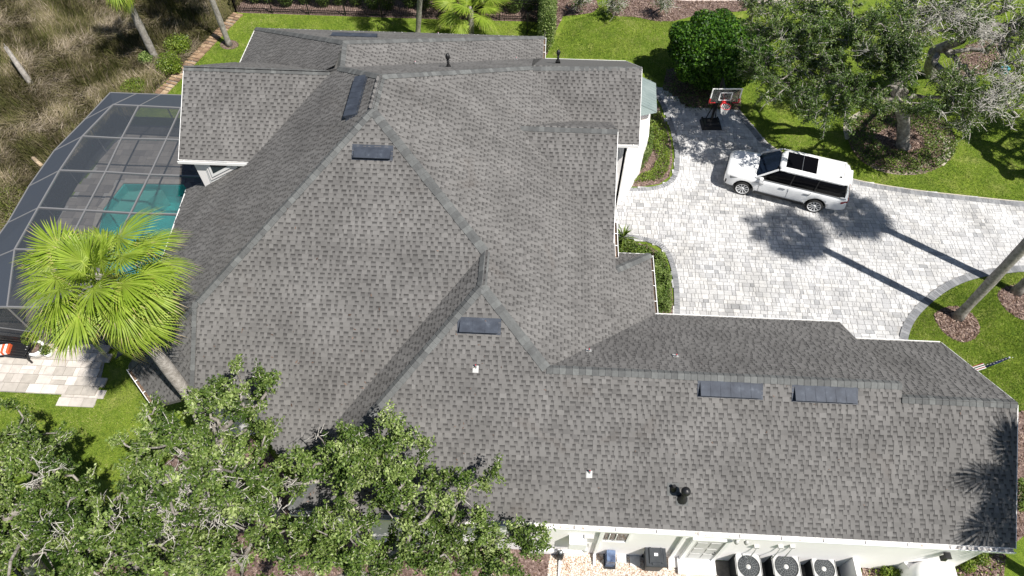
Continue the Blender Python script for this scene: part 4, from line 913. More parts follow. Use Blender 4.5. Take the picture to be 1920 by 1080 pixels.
# filter/valve at the tree edge, small wall light set on the ground
vc = at(1050, 1030, .4); vv = empty('pool_filter', (vc.x, vc.y, 0), 0, 'small black and white pool controller on a post beside the oak leaves', 'pool equipment')
MB().box((0, .25, .5), (.24, .3, .5)).build('control_box', M['grate'], vv); MB().box((0, .22, .77), (.12, .06, .02)).build('red_label', M['red'], vv)
MB().lathe((0, -.15, 0), [(.14, 0), (.14, .35), (.1, .42), (.08, .5), (.001, .52)], 16, 0).build('valve_body', M['black'], vv); MB().lathe((0.02, -.12, .52), [(.07, 0), (.07, .05), (.001, .06)], 14, 0).build('dial', M['steel'], vv)
MB().tube([(0, -.15, .1), (0, -.5, .1), (-.02, -.9, .05)], .04, 8).build('pipe', M['white'], vv)
sl = at(1112, 1033); s_ = empty('garden_spotlight', (sl.x, sl.y, 0), .9, 'small grey spotlight lying on the gravel left of the pump', 'lamp')
MB().box((0, 0, .09), (.16, .24, .12)).build('housing', M['greymetal'], s_); MB().box((0, -.0, .155), (.1, .1, .012)).build('lens', M['black'], s_); MB().tube([(0, -.12, .05), (-.05, -.2, .02), (-.15, -.22, .02)], .012, 6).build('cord', M['black'], s_)
# flag
f0, f1 = atX(1890, 672, XE2+1.0) if 0 else at(1889, 671, 2.9), at(1822, 692, 2.2)
d_ = (f0-f1); fl = empty('flag_pole', (f1.x-.4, f1.y-.1, 2.0), 0, 'folded stars and stripes flag on a slanted pole at the east gable', 'flag')
FI = Matrix.Translation(fl.location).inverted()
def fp(o): o.parent = fl; o.matrix_parent_inverse = FI; return o
fp(MB().tube([f1-d_*.35, f0], .014, 8).build('pole', M['black'])); fp(MB().lathe(f0+d_.normalized()*.06, [(.001, -.04), (.035, 0), (.001, .04)], 10, 0).build('finial', M['white']))
navy = mat('flag_navy', (.02, .04, .16), .8); fred = mat('flag_red', (.5, .02, .04), .8)
dn = d_.normalized(); sd_ = Vector((-dn.y, dn.x, 0)).normalized()
mb = MB(); A_ = f1+dn*.45; V = []
for i in range(8):
    for j in range(5): V.append(A_+dn*(i*.12)+sd_*(j*.034-.11*(1-i/9))+Vector((0, 0, -.02-.05*abs(math.sin(j*1.7+i*.4))-.05*j)))
mb.add(V, [(i*5+j, i*5+j+1, i*5+j+6, i*5+j+5) for i in range(7) for j in range(4)]); fp(mb.build('star_field', navy))
st = MB()
for i in range(9):
    c = A_+dn*(.06+.1*i)+sd_*(random.uniform(-.06, 0))+Vector((0, 0, .01)); r_ = .02
    pts = [c+dn*(math.cos(k*PI/5)*(r_ if k % 2 == 0 else r_*.42))+sd_*(math.sin(k*PI/5)*(r_ if k % 2 == 0 else r_*.42)) for k in range(10)]; st.add([c]+pts, [(0, k+1, (k+1) % 10+1) for k in range(10)])
fp(st.build('stars', M['white']))
for j in range(6):
    mb = MB(); a = f1-dn*.55+sd_*(j*.038-.12)-Vector((0, 0, .03+.03*(j % 2))); mb.add([a, a+dn*1.0, a+dn*1.0+sd_*.038, a+sd_*.038], [(0, 1, 2, 3)]); fp(mb.build('stripe', fred if j % 2 else M['white']))

# ================================================================== SCREEN ENCLOSURE
ZF, ZO = 2.75, 2.2
g_in = [at(212, 197, ZF), at(155, 256, ZF), at(112, 320, ZF), at(72, 390, ZF), at(28, 468, ZF), at(14, 576, ZF)]
g_b = [at(260, 199, ZF), at(228, 260, ZF), at(198, 323, ZF), at(160, 395, ZF), at(121, 470, ZF), at(62, 577, ZF)]
g_c = [at(339, 203, ZF), at(312, 262, ZF), at(281, 328, ZF), at(245, 400, ZF), at(206, 476, ZF), at(150, 577, ZF)]
g_d = [Vector((-14.3, p.y-.05, ZF)) for p in g_in]; g_d[5] = Vector((-13.6, g_in[5].y-.05, ZF))
g_out = [at(160, 224, ZO), at(102, 283, ZO), at(55, 349, ZO), at(15, 418, ZO), at(-42, 497, ZO), at(-78, 577, ZO)]
g_cor = at(207, 174, ZO)
cage = empty('screen_enclosure', (g_b[3].x, g_b[3].y, 0), 0, 'dark mesh pool screen enclosure with grey aluminium beams beside the house', 'pool enclosure')
CI = Matrix.Translation(cage.location).inverted()
def cp_(o): o.parent = cage; o.matrix_parent_inverse = CI; return o
def beam(a, b, w_=.06, h_=.09): cp_(MB().bar(a, b, w_, h_).build('beam', M['alu']))
def panel(ps, m='screen'): mb = MB(); mb.add([Vector(p) for p in ps], [tuple(range(len(ps)))]); cp_(mb.build('screen_panel', M[m]))
cols = [g_in, g_b, g_c, g_d]
for i in range(6):
    for a, b in zip(cols[:-1], cols[1:]): beam(a[i], b[i], .06, .1)
    if i < 5:
        for c_ in cols[:-1]: beam(c_[i], c_[i+1], .055, .08)
        for a, b in zip(cols[:-1], cols[1:]): panel([a[i], a[i+1], b[i+1], b[i]])
for i in range(6):
    beam(g_in[i], g_out[i], .05, .05)
    if i < 5:
        beam(g_out[i], g_out[i+1], .05, .06); panel([g_in[i], g_out[i], g_out[i+1], g_in[i+1]], 'screen2')
    b0_ = Vector((g_out[i].x+.0, g_out[i].y, 0)); beam(g_out[i], b0_, .05, .05)
    if i < 5: b1_ = Vector((g_out[i+1].x, g_out[i+1].y, 0)); panel([g_out[i], g_out[i+1], b1_, b0_])
no = [at(256, 176, ZO), at(301, 177.5, ZO), at(372, 180, ZO), Vector((-15.2, g_cor.y-.12, ZO))]
for a, b, c_, d_2 in zip(no[:-1], no[1:], [g_in[0], g_b[0], g_c[0]], [g_b[0], g_c[0], g_d[0]]):
    beam(a, b, .05, .06); panel([a, b, d_2, c_], 'screen2'); beam(b, d_2, .04, .04); panel([a, b, (b.x, b.y, 0), (a.x, a.y, 0)]); beam(b, Vector((b.x, b.y, 0)), .05, .05)
beam(g_in[0], no[0], .05, .05); beam(g_cor, no[0], .05, .06); beam(g_cor, g_out[0], .05, .06); panel([g_in[0], no[0], g_cor, g_out[0]], 'screen2'); panel([g_cor, g_out[0], (g_out[0].x, g_out[0].y, 0), (g_cor.x, g_cor.y, 0)]); panel([g_cor, no[0], (no[0].x, no[0].y, 0), (g_cor.x, g_cor.y, 0)]); beam(g_cor, Vector((g_cor.x, g_cor.y, 0)), .05, .05)
# south wall
so_ = [g_out[5], g_in[5], g_b[5], g_c[5], g_d[5]]
for a, b in zip(so_[:-1], so_[1:]):
    panel([a, b, (b.x, b.y, 0), (a.x, a.y, 0)]); beam(Vector((a.x, a.y, 1.0)), Vector((b.x, b.y, 1.0)), .05, .05)
for a in so_[1:4]: beam(a, Vector((a.x, a.y, 0)), .06, .06)
beam(g_out[5], g_in[5])

# ================================================================== PATIO FURNITURE
def leafcloud(name, m, blobs, n, size, parent=None, tone=(0, 1), shell=.0, up=.3, aspect=.55, tonefn=None):
    "leaf quads through ellipsoids; blobs: (x, y, z, rx, ry, rz)"
    vol = np.array([b[3]*b[4]*b[5] for b in blobs])**.67; cnt = np.maximum(1, (n*vol/vol.sum()).astype(int)); C_ = []; N_ = []
    for b, k in zip(blobs, cnt):
        d = RNG.normal(size=(k, 3)); d /= np.linalg.norm(d, axis=1)[:, None]; r = shell+(1-shell)*RNG.uniform(0, 1, k)**.45
        C_.append(np.array(b[:3])+d*r[:, None]*np.array(b[3:6])); N_.append(d)
    C_ = np.concatenate(C_); N_ = np.concatenate(N_); k = len(C_)
    a = RNG.normal(size=(k, 3)); nrm = N_*.6+RNG.normal(size=(k, 3))*.8; nrm[:, 2] += up; nrm /= np.linalg.norm(nrm, axis=1)[:, None]
    u = np.cross(nrm, a); u /= np.linalg.norm(u, axis=1)[:, None]+1e-9; v = np.cross(nrm, u); s = RNG.uniform(size[0], size[1], k)[:, None]
    V = np.stack([C_-u*s/2, C_+v*s*aspect/2, C_+u*s/2, C_-v*s*aspect/2], 1).reshape(-1, 3)
    t = RNG.uniform(tone[0], tone[1], k) if tonefn is None else tonefn(C_)
    return nobj(name, V, np.arange(k*4).reshape(-1, 4), m, parent, tone=t)
bp0 = at(72, 672); bench = empty('garden_bench', (at(38, 668).x, at(38, 668).y, .09), -.06, 'black slatted garden bench on the pale patio beside the screen enclosure', 'bench')
for s in (-1, 1):
    for y in (-.28, .25): MB().box((s*.72, y, .22), (.06, .06, .44)).build('leg', M['black'], bench)
for i in range(5): MB().box((0, -.24+i*.12, .45), (1.55, .1, .03)).build('seat_slat', M['black'], bench)
for i in range(3): MB().box((0, .3+i*.02, .58+i*.13), (1.55, .03, .1)).build('back_slat', M['black'], bench)
for s in (-1, 1): MB().box((s*.76, 0, .64), (.06, .6, .04)).build('armrest', M['black'], bench)
cu = empty('striped_cushion', (at(8, 656, .6).x, at(8, 656, .6).y, .56), .2, 'orange and white striped cushion at the left end of the black bench', 'cushion')
for i in range(5): MB().box((-.2+i*.1, 0, .08), (.099, .42, .14+.04*(1-abs(i-2)/2)), 0, 0, None, .9).build('stripe', M['orange'] if i % 2 == 0 else M['white'], cu)
pp_ = at(78, 664); pot = empty('stone_planter', (pp_.x, pp_.y, .09), 0, 'round white planter of brown soil at the right end of the black bench', 'planter')
MB().lathe((0, 0, 0), [(.18, 0), (.26, .06), (.33, .3), (.36, .42), (.33, .46), (.27, .44), (.25, .38)], 20).build('bowl', M['white'], pot); MB().lathe((0, 0, .38), [(.26, 0), (.001, .02)], 20).build('soil', M['mulch'], pot)
q0_ = at(55, 645, .5); sp = empty('topiary_shrub', (q0_.x+.1, q0_.y+.15, 0), 0, 'small rounded green shrub behind the black bench', 'shrub'); leafcloud('foliage', M['leafgold'], [(0, 0, .75, .33, .33, .3)], 1500, (.04, .07), sp); MB().tube([(0, 0, 0), (0, 0, .7)], .04, 6).build('trunk', M['bark'], sp)
for i, (u, v, r_) in enumerate(((97, 668, .22), (128, 655, .3))):
    p = at(u, v); t_ = empty('potted_plant', (p.x, p.y, .09), 0, ('thin green plant leaning over the right side of the white planter', 'leafy potted plant half hidden under the palm fronds on the patio')[i], 'potted plant')
    MB().lathe((0, 0, 0), [(.12, 0), (.18, .25), (.16, .26)], 14).build('pot', M['white'], t_); leafcloud('foliage', M['leafbed'], [(0, 0, .42, r_, r_, .22)], 600, (.04, .1), t_, up=.1)

# ================================================================== FENCE
FP = [a2(436, -8), a2(443, 23), a2(786, 34), a2(1012, 40)]
fence = empty('iron_fence', (*FP[1], 0), 0, 'black iron picket fence in front of the hedge along the north lawn', 'fence'); FI2 = Matrix.Translation(fence.location).inverted()
def ff_(o): o.parent = fence; o.matrix_parent_inverse = FI2; return o
FP3 = [(FP[1][0]-2.2, FP[1][1]+9)]+FP[1:]
pk = MB()
for a, b in zip(FP3[:-1], FP3[1:]):
    a = Vector((*a, 0)); b = Vector((*b, 0)); d = b-a; L = d.length; dn = d/L
    for h in (.15, 1.15, 1.32): ff_(MB().bar(a+Vector((0, 0, h)), b+Vector((0, 0, h)), .03, .035).build('rail', M['blackm']))
    k = int(L/1.9)
    for i in range(k+1): p = a+d*i/k; ff_(MB().box((p.x, p.y, .72), (.06, .06, 1.44)).build('post', M['blackm']))
    for i in range(int(L/.115)): p = a+dn*(i*.115+.05); pk.bar((p.x, p.y, .05), (p.x, p.y, 1.36), .018, .018)
o = ff_(pk.build('pickets', M['blackm'])); o['kind'] = 'stuff'
gp = at(988, 64); gate = empty('fence_gate', (gp.x, gp.y, 0), 0, 'black iron gate panel at the corner by the tall hedge', 'gate')
ge = at(1010, 42); gd = Vector((ge.x-gp.x, ge.y-gp.y, 0)); 
MB().box((0, 0, .7), (.06, .06, 1.4)).build('post', M['blackm'], gate); gm = MB()
for h in (.15, 1.25): gm.bar((0, 0, h), (gd.x, gd.y, h), .03, .03)
gm.build('rail', M['blackm'], gate); gm = MB()
for i in range(12): gm.bar((gd.x*i/12, gd.y*i/12, .1), (gd.x*i/12, gd.y*i/12, 1.3), .018, .018)
gm.build('pickets', M['blackm'], gate)

# ================================================================== BASKETBALL HOOP
hb = at(1332, 236); hoop = empty('basketball_hoop', (hb.x, hb.y, .05), .06, 'portable basketball hoop with clear backboard and red rim on a black base', 'basketball hoop')
b = MB(); b.box((0, 0, .1), (1.05, .8, .2), 0, 0, None, .85); b.box((0, .0, .24), (.8, .5, .1), 0, 0, None, .8); b.lathe((.3, -.1, .28), [(.06, 0), (.06, .05)], 12); b.build('base', M['black'], hoop)
for s in (-1, 1): MB().lathe((s*.4, .42, .1), [(.02, -.03), (.09, -.03), (.09, .03), (.02, .03)], 12, 0, Matrix.Rotation(PI/2, 4, 'Y')).build('wheel', M['tyre'], hoop)
BB = at(1357, 177, 3.45); LB = Vector((BB.x-hb.x, BB.y-hb.y, BB.z-.05))
MB().bar((0, .1, .2), (.1, .45, 2.6), .11, .11).build('pole', M['blackm'], hoop)
mb = MB(); mb.bar((.1, .45, 2.6), (LB.x, LB.y+.06, 3.35), .06, .08); mb.bar((.08, .4, 2.2), (LB.x, LB.y+.06, 3.05), .05, .06); mb.bar((-.25, .3, .2), (.06, .3, 1.5), .04, .04); mb.bar((.25, .3, .2), (.06, .3, 1.5), .04, .04); mb.build('support_arm', M['blackm'], hoop)
W_, H_ = 1.42, .84; cz = 3.35
MB().box((LB.x, LB.y, cz), (W_-.04, .012, H_-.04)).build('backboard', M['acrylic'], hoop)
mb = MB()
for dx, dz, w_, h_ in ((0, H_/2-.025, W_, .05), (-W_/2+.025, .12, .05, H_-.3), (W_/2-.025, .12, .05, H_-.3)): mb.box((LB.x+dx, LB.y-.012, cz+dz), (w_, .02, h_))
mb.build('backboard_border', M['white'], hoop)
mb = MB()
for s in (-1, 1): mb.box((LB.x+s*(W_/2-.02), LB.y-.014, cz-H_/2+.13), (.06, .04, .26)); mb.box((LB.x+s*(W_/2-.15), LB.y-.014, cz-H_/2+.02), (.3, .04, .03))
mb.build('corner_pad', M['red'], hoop)
mb = MB()
for dx, dz, w_, h_ in ((0, .225, .6, .045), (0, -.2, .6, .045), (-.28, 0, .045, .45), (.28, 0, .045, .45)): mb.box((LB.x+dx, LB.y-.018, cz-.05+dz), (w_, .012, h_))
mb.build('target_square', M['white'], hoop)
rc = Vector((LB.x, LB.y-.38, 3.05-.03)); mb = MB(); mb.tube([rc+Vector((.23*math.cos(a), .23*math.sin(a), 0)) for a in np.linspace(0, 2*PI, 25)], .014, 8, 0, False); mb.box((LB.x, LB.y-.09, rc.z), (.16, .18, .03)); mb.box((LB.x, LB.y-.03, rc.z-.03), (.2, .04, .16)); mb.bar((LB.x, LB.y, 3.1), (LB.x-.12, LB.y+.1, 3.4), .05, .03); mb.build('rim', M['red'], hoop)
mb = MB()
for k in range(12):
    for s in (-1, 1):
        pts = []
        for j in range(5): f = j/4; r_ = .225*(1-f)+.12*f; a = 2*PI*k/12+s*f*.55; pts.append(rc+Vector((r_*math.cos(a), r_*math.sin(a), -.42*f)))
        mb.tube(pts, .010, 4, 0, False)
mb.build('net', M['net'], hoop)

# ================================================================== CAR
wf, wr = at(1388, 362, .03), at(1521, 395, .03); hd = (wf-wr).normalized(); ang = math.atan2(hd.y, hd.x); nrt = Vector((hd.y, -hd.x, 0))
HWD = 1.0; mid_ = (wf+wr)/2-Vector((-hd.y, hd.x, 0))*-.0; sgn = Vector((hd.y, -hd.x, 0))  # to the right of travel = north
cc = (wf+wr)/2+sgn*.86; car = empty('parked_suv', (cc.x, cc.y, .05), ang, 'large white sport utility vehicle with a black sunroof parked on the pale driveway', 'car')
WBL = (wf-wr).length; XF, XRr = WBL/2, -WBL/2
# stations: x, zbot, zbelt, half width at belt, half width max, top z centre
S_ = [(2.66, .48, .88, .68, .74, .95), (2.60, .34, .98, .80, .86, 1.03), (2.42, .30, 1.08, .88, .95, 1.13), (2.0, .30, 1.13, .90, .99, 1.19), (1.3, .30, 1.16, .905, 1.0, 1.24), (.95, .30, 1.17, .91, 1.0, 1.27),
      (.5, .30, 1.18, .91, 1.0, 1.22), (-.5, .30, 1.19, .92, 1.005, 1.22), (-1.5, .30, 1.20, .92, 1.005, 1.23), (-2.3, .32, 1.21, .91, 1.0, 1.24), (-2.72, .36, 1.20, .88, .97, 1.24), (-2.92, .42, 1.14, .80, .92, 1.18), (-2.97, .5, 1.0, .74, .86, 1.04)]
prof = []
for x, zb, zt, wb_, wm, zc in S_:
    half = [(wb_*.93, zb), (wm*.985, zb+.1), (wm, zb+(zt-zb)*.35), (wm*.995, zb+(zt-zb)*.62), (wm*.975, zb+(zt-zb)*.86), (wb_, zt), (wb_*.8, zt+(zc-zt)*.7), (wb_*.4, zc), (0, zc+.005)]
    full = [(x, -y, z) for y, z in half]+[(x, y, z) for y, z in half[::-1][1:]]; prof.append(full)
n = len(prof[0]); V = [p for f in prof for p in f]
Fc = [(i*n+j, i*n+(j+1) % n, (i+1)*n+(j+1) % n, (i+1)*n+j) for i in range(len(prof)-1) for j in range(n)]+[tuple(range(n))[::-1], tuple(range((len(prof)-1)*n, len(prof)*n))]
def smoothme(me, sub=0, mats=None):
    for m_ in mats: me.materials.append(m_)
    bm = bmesh.new(); bm.from_mesh(me); bmesh.ops.recalc_face_normals(bm, faces=bm.faces)
    for f in bm.faces: f.smooth = True
    bm.to_mesh(me); bm.free()
def applied(o, mods):
    for t_, kw in mods:
        md = o.modifiers.new(t_, t_)
        for k, v in kw.items(): setattr(md, k, v)
    dg = bpy.context.evaluated_depsgraph_get(); ev = o.evaluated_get(dg); me = bpy.data.meshes.new_from_object(ev); o.modifiers.clear(); o.data = me
me = bpy.data.meshes.new('body'); me.from_pydata(V, [], Fc); smoothme(me, 0, [M['carpaint'], M['black']])
body = link(bpy.data.objects.new('body', me), car); applied(body, [('SUBSURF', dict(levels=2, render_levels=2))])
cutm = MB()
for x in (XF, XRr):
    for s in (-1, 1): cutm.lathe((x, s*.98, .43), [(.001, -.2), (.485, -.2), (.485, .25), (.001, .25)], 32, 1, Matrix.Rotation(PI/2, 4, 'X'))
cut = cutm.build('cutter', [M['carpaint'], M['black']], car); bm = bmesh.new(); bm.from_mesh(cut.data); bmesh.ops.recalc_face_normals(bm, faces=bm.faces); bm.to_mesh(cut.data); bm.free()
try:
    bpy.context.view_layer.update()
    md = body.modifiers.new('b', 'BOOLEAN'); md.operation = 'DIFFERENCE'; md.object = cut; md.solver = 'EXACT'
    dg = bpy.context.evaluated_depsgraph_get(); me2 = bpy.data.meshes.new_from_object(body.evaluated_get(dg)); body.modifiers.clear(); body.data = me2
except Exception as e: print('bool', e)
bpy.data.objects.remove(cut)
# cabin: dark glass house, then painted roof and pillars over it
def loft(name, rings, m, closed=True, par=car, caps=True):
    n = len(rings[0]); V = [p for r in rings for p in r]; Fc = [(i*n+j, i*n+(j+1) % n, (i+1)*n+(j+1) % n, (i+1)*n+j) for i in range(len(rings)-1) for j in range(n if closed else n-1)]
    if caps: Fc += [tuple(range(n))[::-1], tuple(range((len(rings)-1)*n, len(rings)*n))]
    me = bpy.data.meshes.new(name); me.from_pydata(V, [], Fc); smoothme(me, 0, [m]); return link(bpy.data.objects.new(name, me), par)
def oval(xf, xr, hwf, hwr, z, k=3):
    pts = [(xf, -hwf*.55), (xf-.1, -hwf*.86), (xf-.45, -hwf), ((xf+xr)/2, -(hwf+hwr)/2-.005), (xr+.35, -hwr), (xr+.06, -hwr*.9), (xr, -hwr*.6)]
    return [(x, y, z) for x, y in pts]+[(x, -y, z) for x, y in pts[::-1]]
gl = loft('side_glass', [oval(1.28, -2.84, .885, .885, 1.16), oval(.78, -2.72, .80, .80, 1.55), oval(.42, -2.58, .735, .735, 1.80)], M['carglass'])
ro = loft('roof_panel', [oval(.44, -2.66, .745, .745, 1.79), oval(.40, -2.70, .745, .745, 1.84), oval(.34, -2.62, .70, .71, 1.90), oval(.18, -2.5, .55, .58, 1.925)], M['carpaint'])
for f in ro.data.polygons: f.use_smooth = True
mb = MB(); mb.add([(1.31, -.62, 1.19), (1.31, .62, 1.19), (1.18, .80, 1.2), (.52, .66, 1.775), (.44, .45, 1.83), (.44, -.45, 1.83), (.52, -.66, 1.775), (1.18, -.80, 1.2)], [(0, 1, 4, 5), (1, 2, 3, 4), (0, 5, 6, 7)])
ws = mb.build('windscreen', M['windshield'], car); ws.location = (.012, 0, .012)
for s in (-1, 1):
    MB().bar((1.27, s*.87, 1.2), (.42, s*.735, 1.84), .075, .05).build('front_pillar', M['carpaint'], car)
    MB().bar((1.2, s*.905, 1.19), (-2.8, s*.915, 1.205), .035, .03).build('belt_moulding', M['steel'], car)
    MB().bar((.36, s*.735, 1.855), (-2.5, s*.735, 1.865), .05, .05).build('roof_rail', M['carpaint'], car)
    for x in (-.32, -1.42): MB().bar((x+.03, s*.905, 1.22), (x-.02, s*.755, 1.79), .05, .02).build('door_pillar', M['black'], car)
    mb = MB(); mb.box((1.0, s*1.03, 1.27), (.16, .22, .14), 0, 0, None, .85); mb.box((1.02, s*.95, 1.2), (.08, .12, .05)); mb.build('mirror', [M['carpaint']], car); MB().box((.915, s*1.03, 1.27), (.01, .18, .1)).build('mirror_glass', M['black'], car)
    for x in (-.02, -1.12): MB().bar((x+.13, s*1.0, 1.02), (x-.13, s*1.0, 1.02), .03, .035).build('door_handle', M['steel'], car)
    for x0, z0, x1, z1 in ((1.02, 1.14, .98, .42), (-.30, 1.16, -.30, .4), (-1.28, 1.17, -1.2, .95)): MB().bar((x0, s*.995, z0), (x1, s*1.004, z1), .008, .012).build('door_seam', M['grate'], car)
    MB().bar((1.15, s*1.003, .42), (-1.15, s*1.008, .42), .04, .1).build('sill', M['black'], car)
    MB().bar((1.35, s*.998, .98), (.85, s*1.008, 1.0), .012, .05).build('fender_badge', M['steel'], car)
    hl = MB(); hl.add([(2.60, s*.45, .93), (2.34, s*.93, .98), (2.0, s*.972, 1.02), (2.34, s*.95, .86), (2.62, s*.5, .82)], [(0, 1, 3, 4), (1, 2, 3)]); o = hl.build('headlight', M['lamp'], car); o.location = (.03, s*.025, .01)
    MB().bar((-2.66, s*.985, .98), (-2.94, s*.86, 1.02), .02, .1).build('tail_light', M['taillamp'], car)
mb = MB(); mb.box((2.655, 0, .78), (.05, 1.05, .26)); mb.box((2.63, 0, .5), (.06, 1.3, .14)); 
for s in (-1, 1): mb.box((2.5, s*.84, .6), (.14, .1, .2), s*.5)
mb.build('grille', M['black'], car)
for i in range(5): MB().bar((2.685, -.5, .68+i*.05), (2.685, .5, .68+i*.05), .012, .01).build('grille_bar', M['steel'], car)
sr = empty('x', (0, 0, 0)); bpy.data.objects.remove(sr)
for x0, x1 in ((.14, -.56), (-.58, -1.22)): MB().box(((x0+x1)/2, 0, 1.93), (x0-x1-.01, 1.05, .02)).build('sunroof', M['carglass'], car)
MB().bar((-.57, -.5, 1.942), (-.57, .5, 1.942), .012, .008).build('sunroof_seam', M['steel'], car)
MB().box((-2.28, .38, 1.955), (.14, .05, .08), 0, 0, None, .5).build('antenna', M['black'], car)
MB().bar((-2.42, -.6, 1.927), (-2.42, .6, 1.927), .012, .012).build('roof_seam', M['grate'], car); MB().box((-2.73, 0, 1.79), (.2, .95, .03), 0, 0, None, .9).build('spoiler', M['carpaint'], car)
MB().box((-2.965, 0, 1.0), (.03, 1.5, .08)).build('tail_light_bar', M['taillamp'], car); mb = MB(); mb.box((-2.93, 0, .55), (.12, 1.5, .2)); mb.build('rear_bumper', M['carpaint'], car)
for s in (-1, 1): MB().tube([(1.42, s*.1, 1.215), (1.33, s*.62, 1.225)], .012, 5).build('wiper', M['black'], car)
for x in (XF, XRr):
    for s in (-1, 1):
        c = (x, s*.87, .40); RX = Matrix.Rotation(-s*PI/2, 4, 'X')
        ty = MB().lathe(c, [(.26, -.13), (.37, -.13), (.40, -.09), (.405, 0), (.40, .09), (.37, .13), (.30, .135), (.28, .12), (.27, .0)], 36, 0, RX, True, False).build('tyre', M['tyre'], car)
        rm = MB(); rm.lathe(c, [(.30, .137), (.285, .13), (.28, .09), (.26, .02), (.001, .02)], 36, 1, RX, True, False); rm.lathe(c, [(.305, .136), (.285, .139), (.27, .12)], 36, 0, RX, True, False)
        A_ = Matrix.Translation(c) @ RX
        for k in range(10):
            a = 2*PI*k/10; 
            for t_, wd in ((0, .028),):
                q1 = [A_ @ Vector((r_*math.cos(a+d2), r_*math.sin(a+d2), zz)) for r_, d2, zz in ((.05, -.4, .1), (.05, .4, .1), (.285, .16, .118), (.285, -.04, .118))]; rm.add(q1, [(0, 1, 2, 3)], 0)
        rm.lathe(c, [(.075, .1), (.07, .12), (.001, .125)], 16, 0, RX); rm.build('rim', [M['rim'], M['grate']], car)
        MB().lathe(c, [(.03, .125), (.001, .132)], 10, 0, RX).build('hub_cap', M['black'], car)

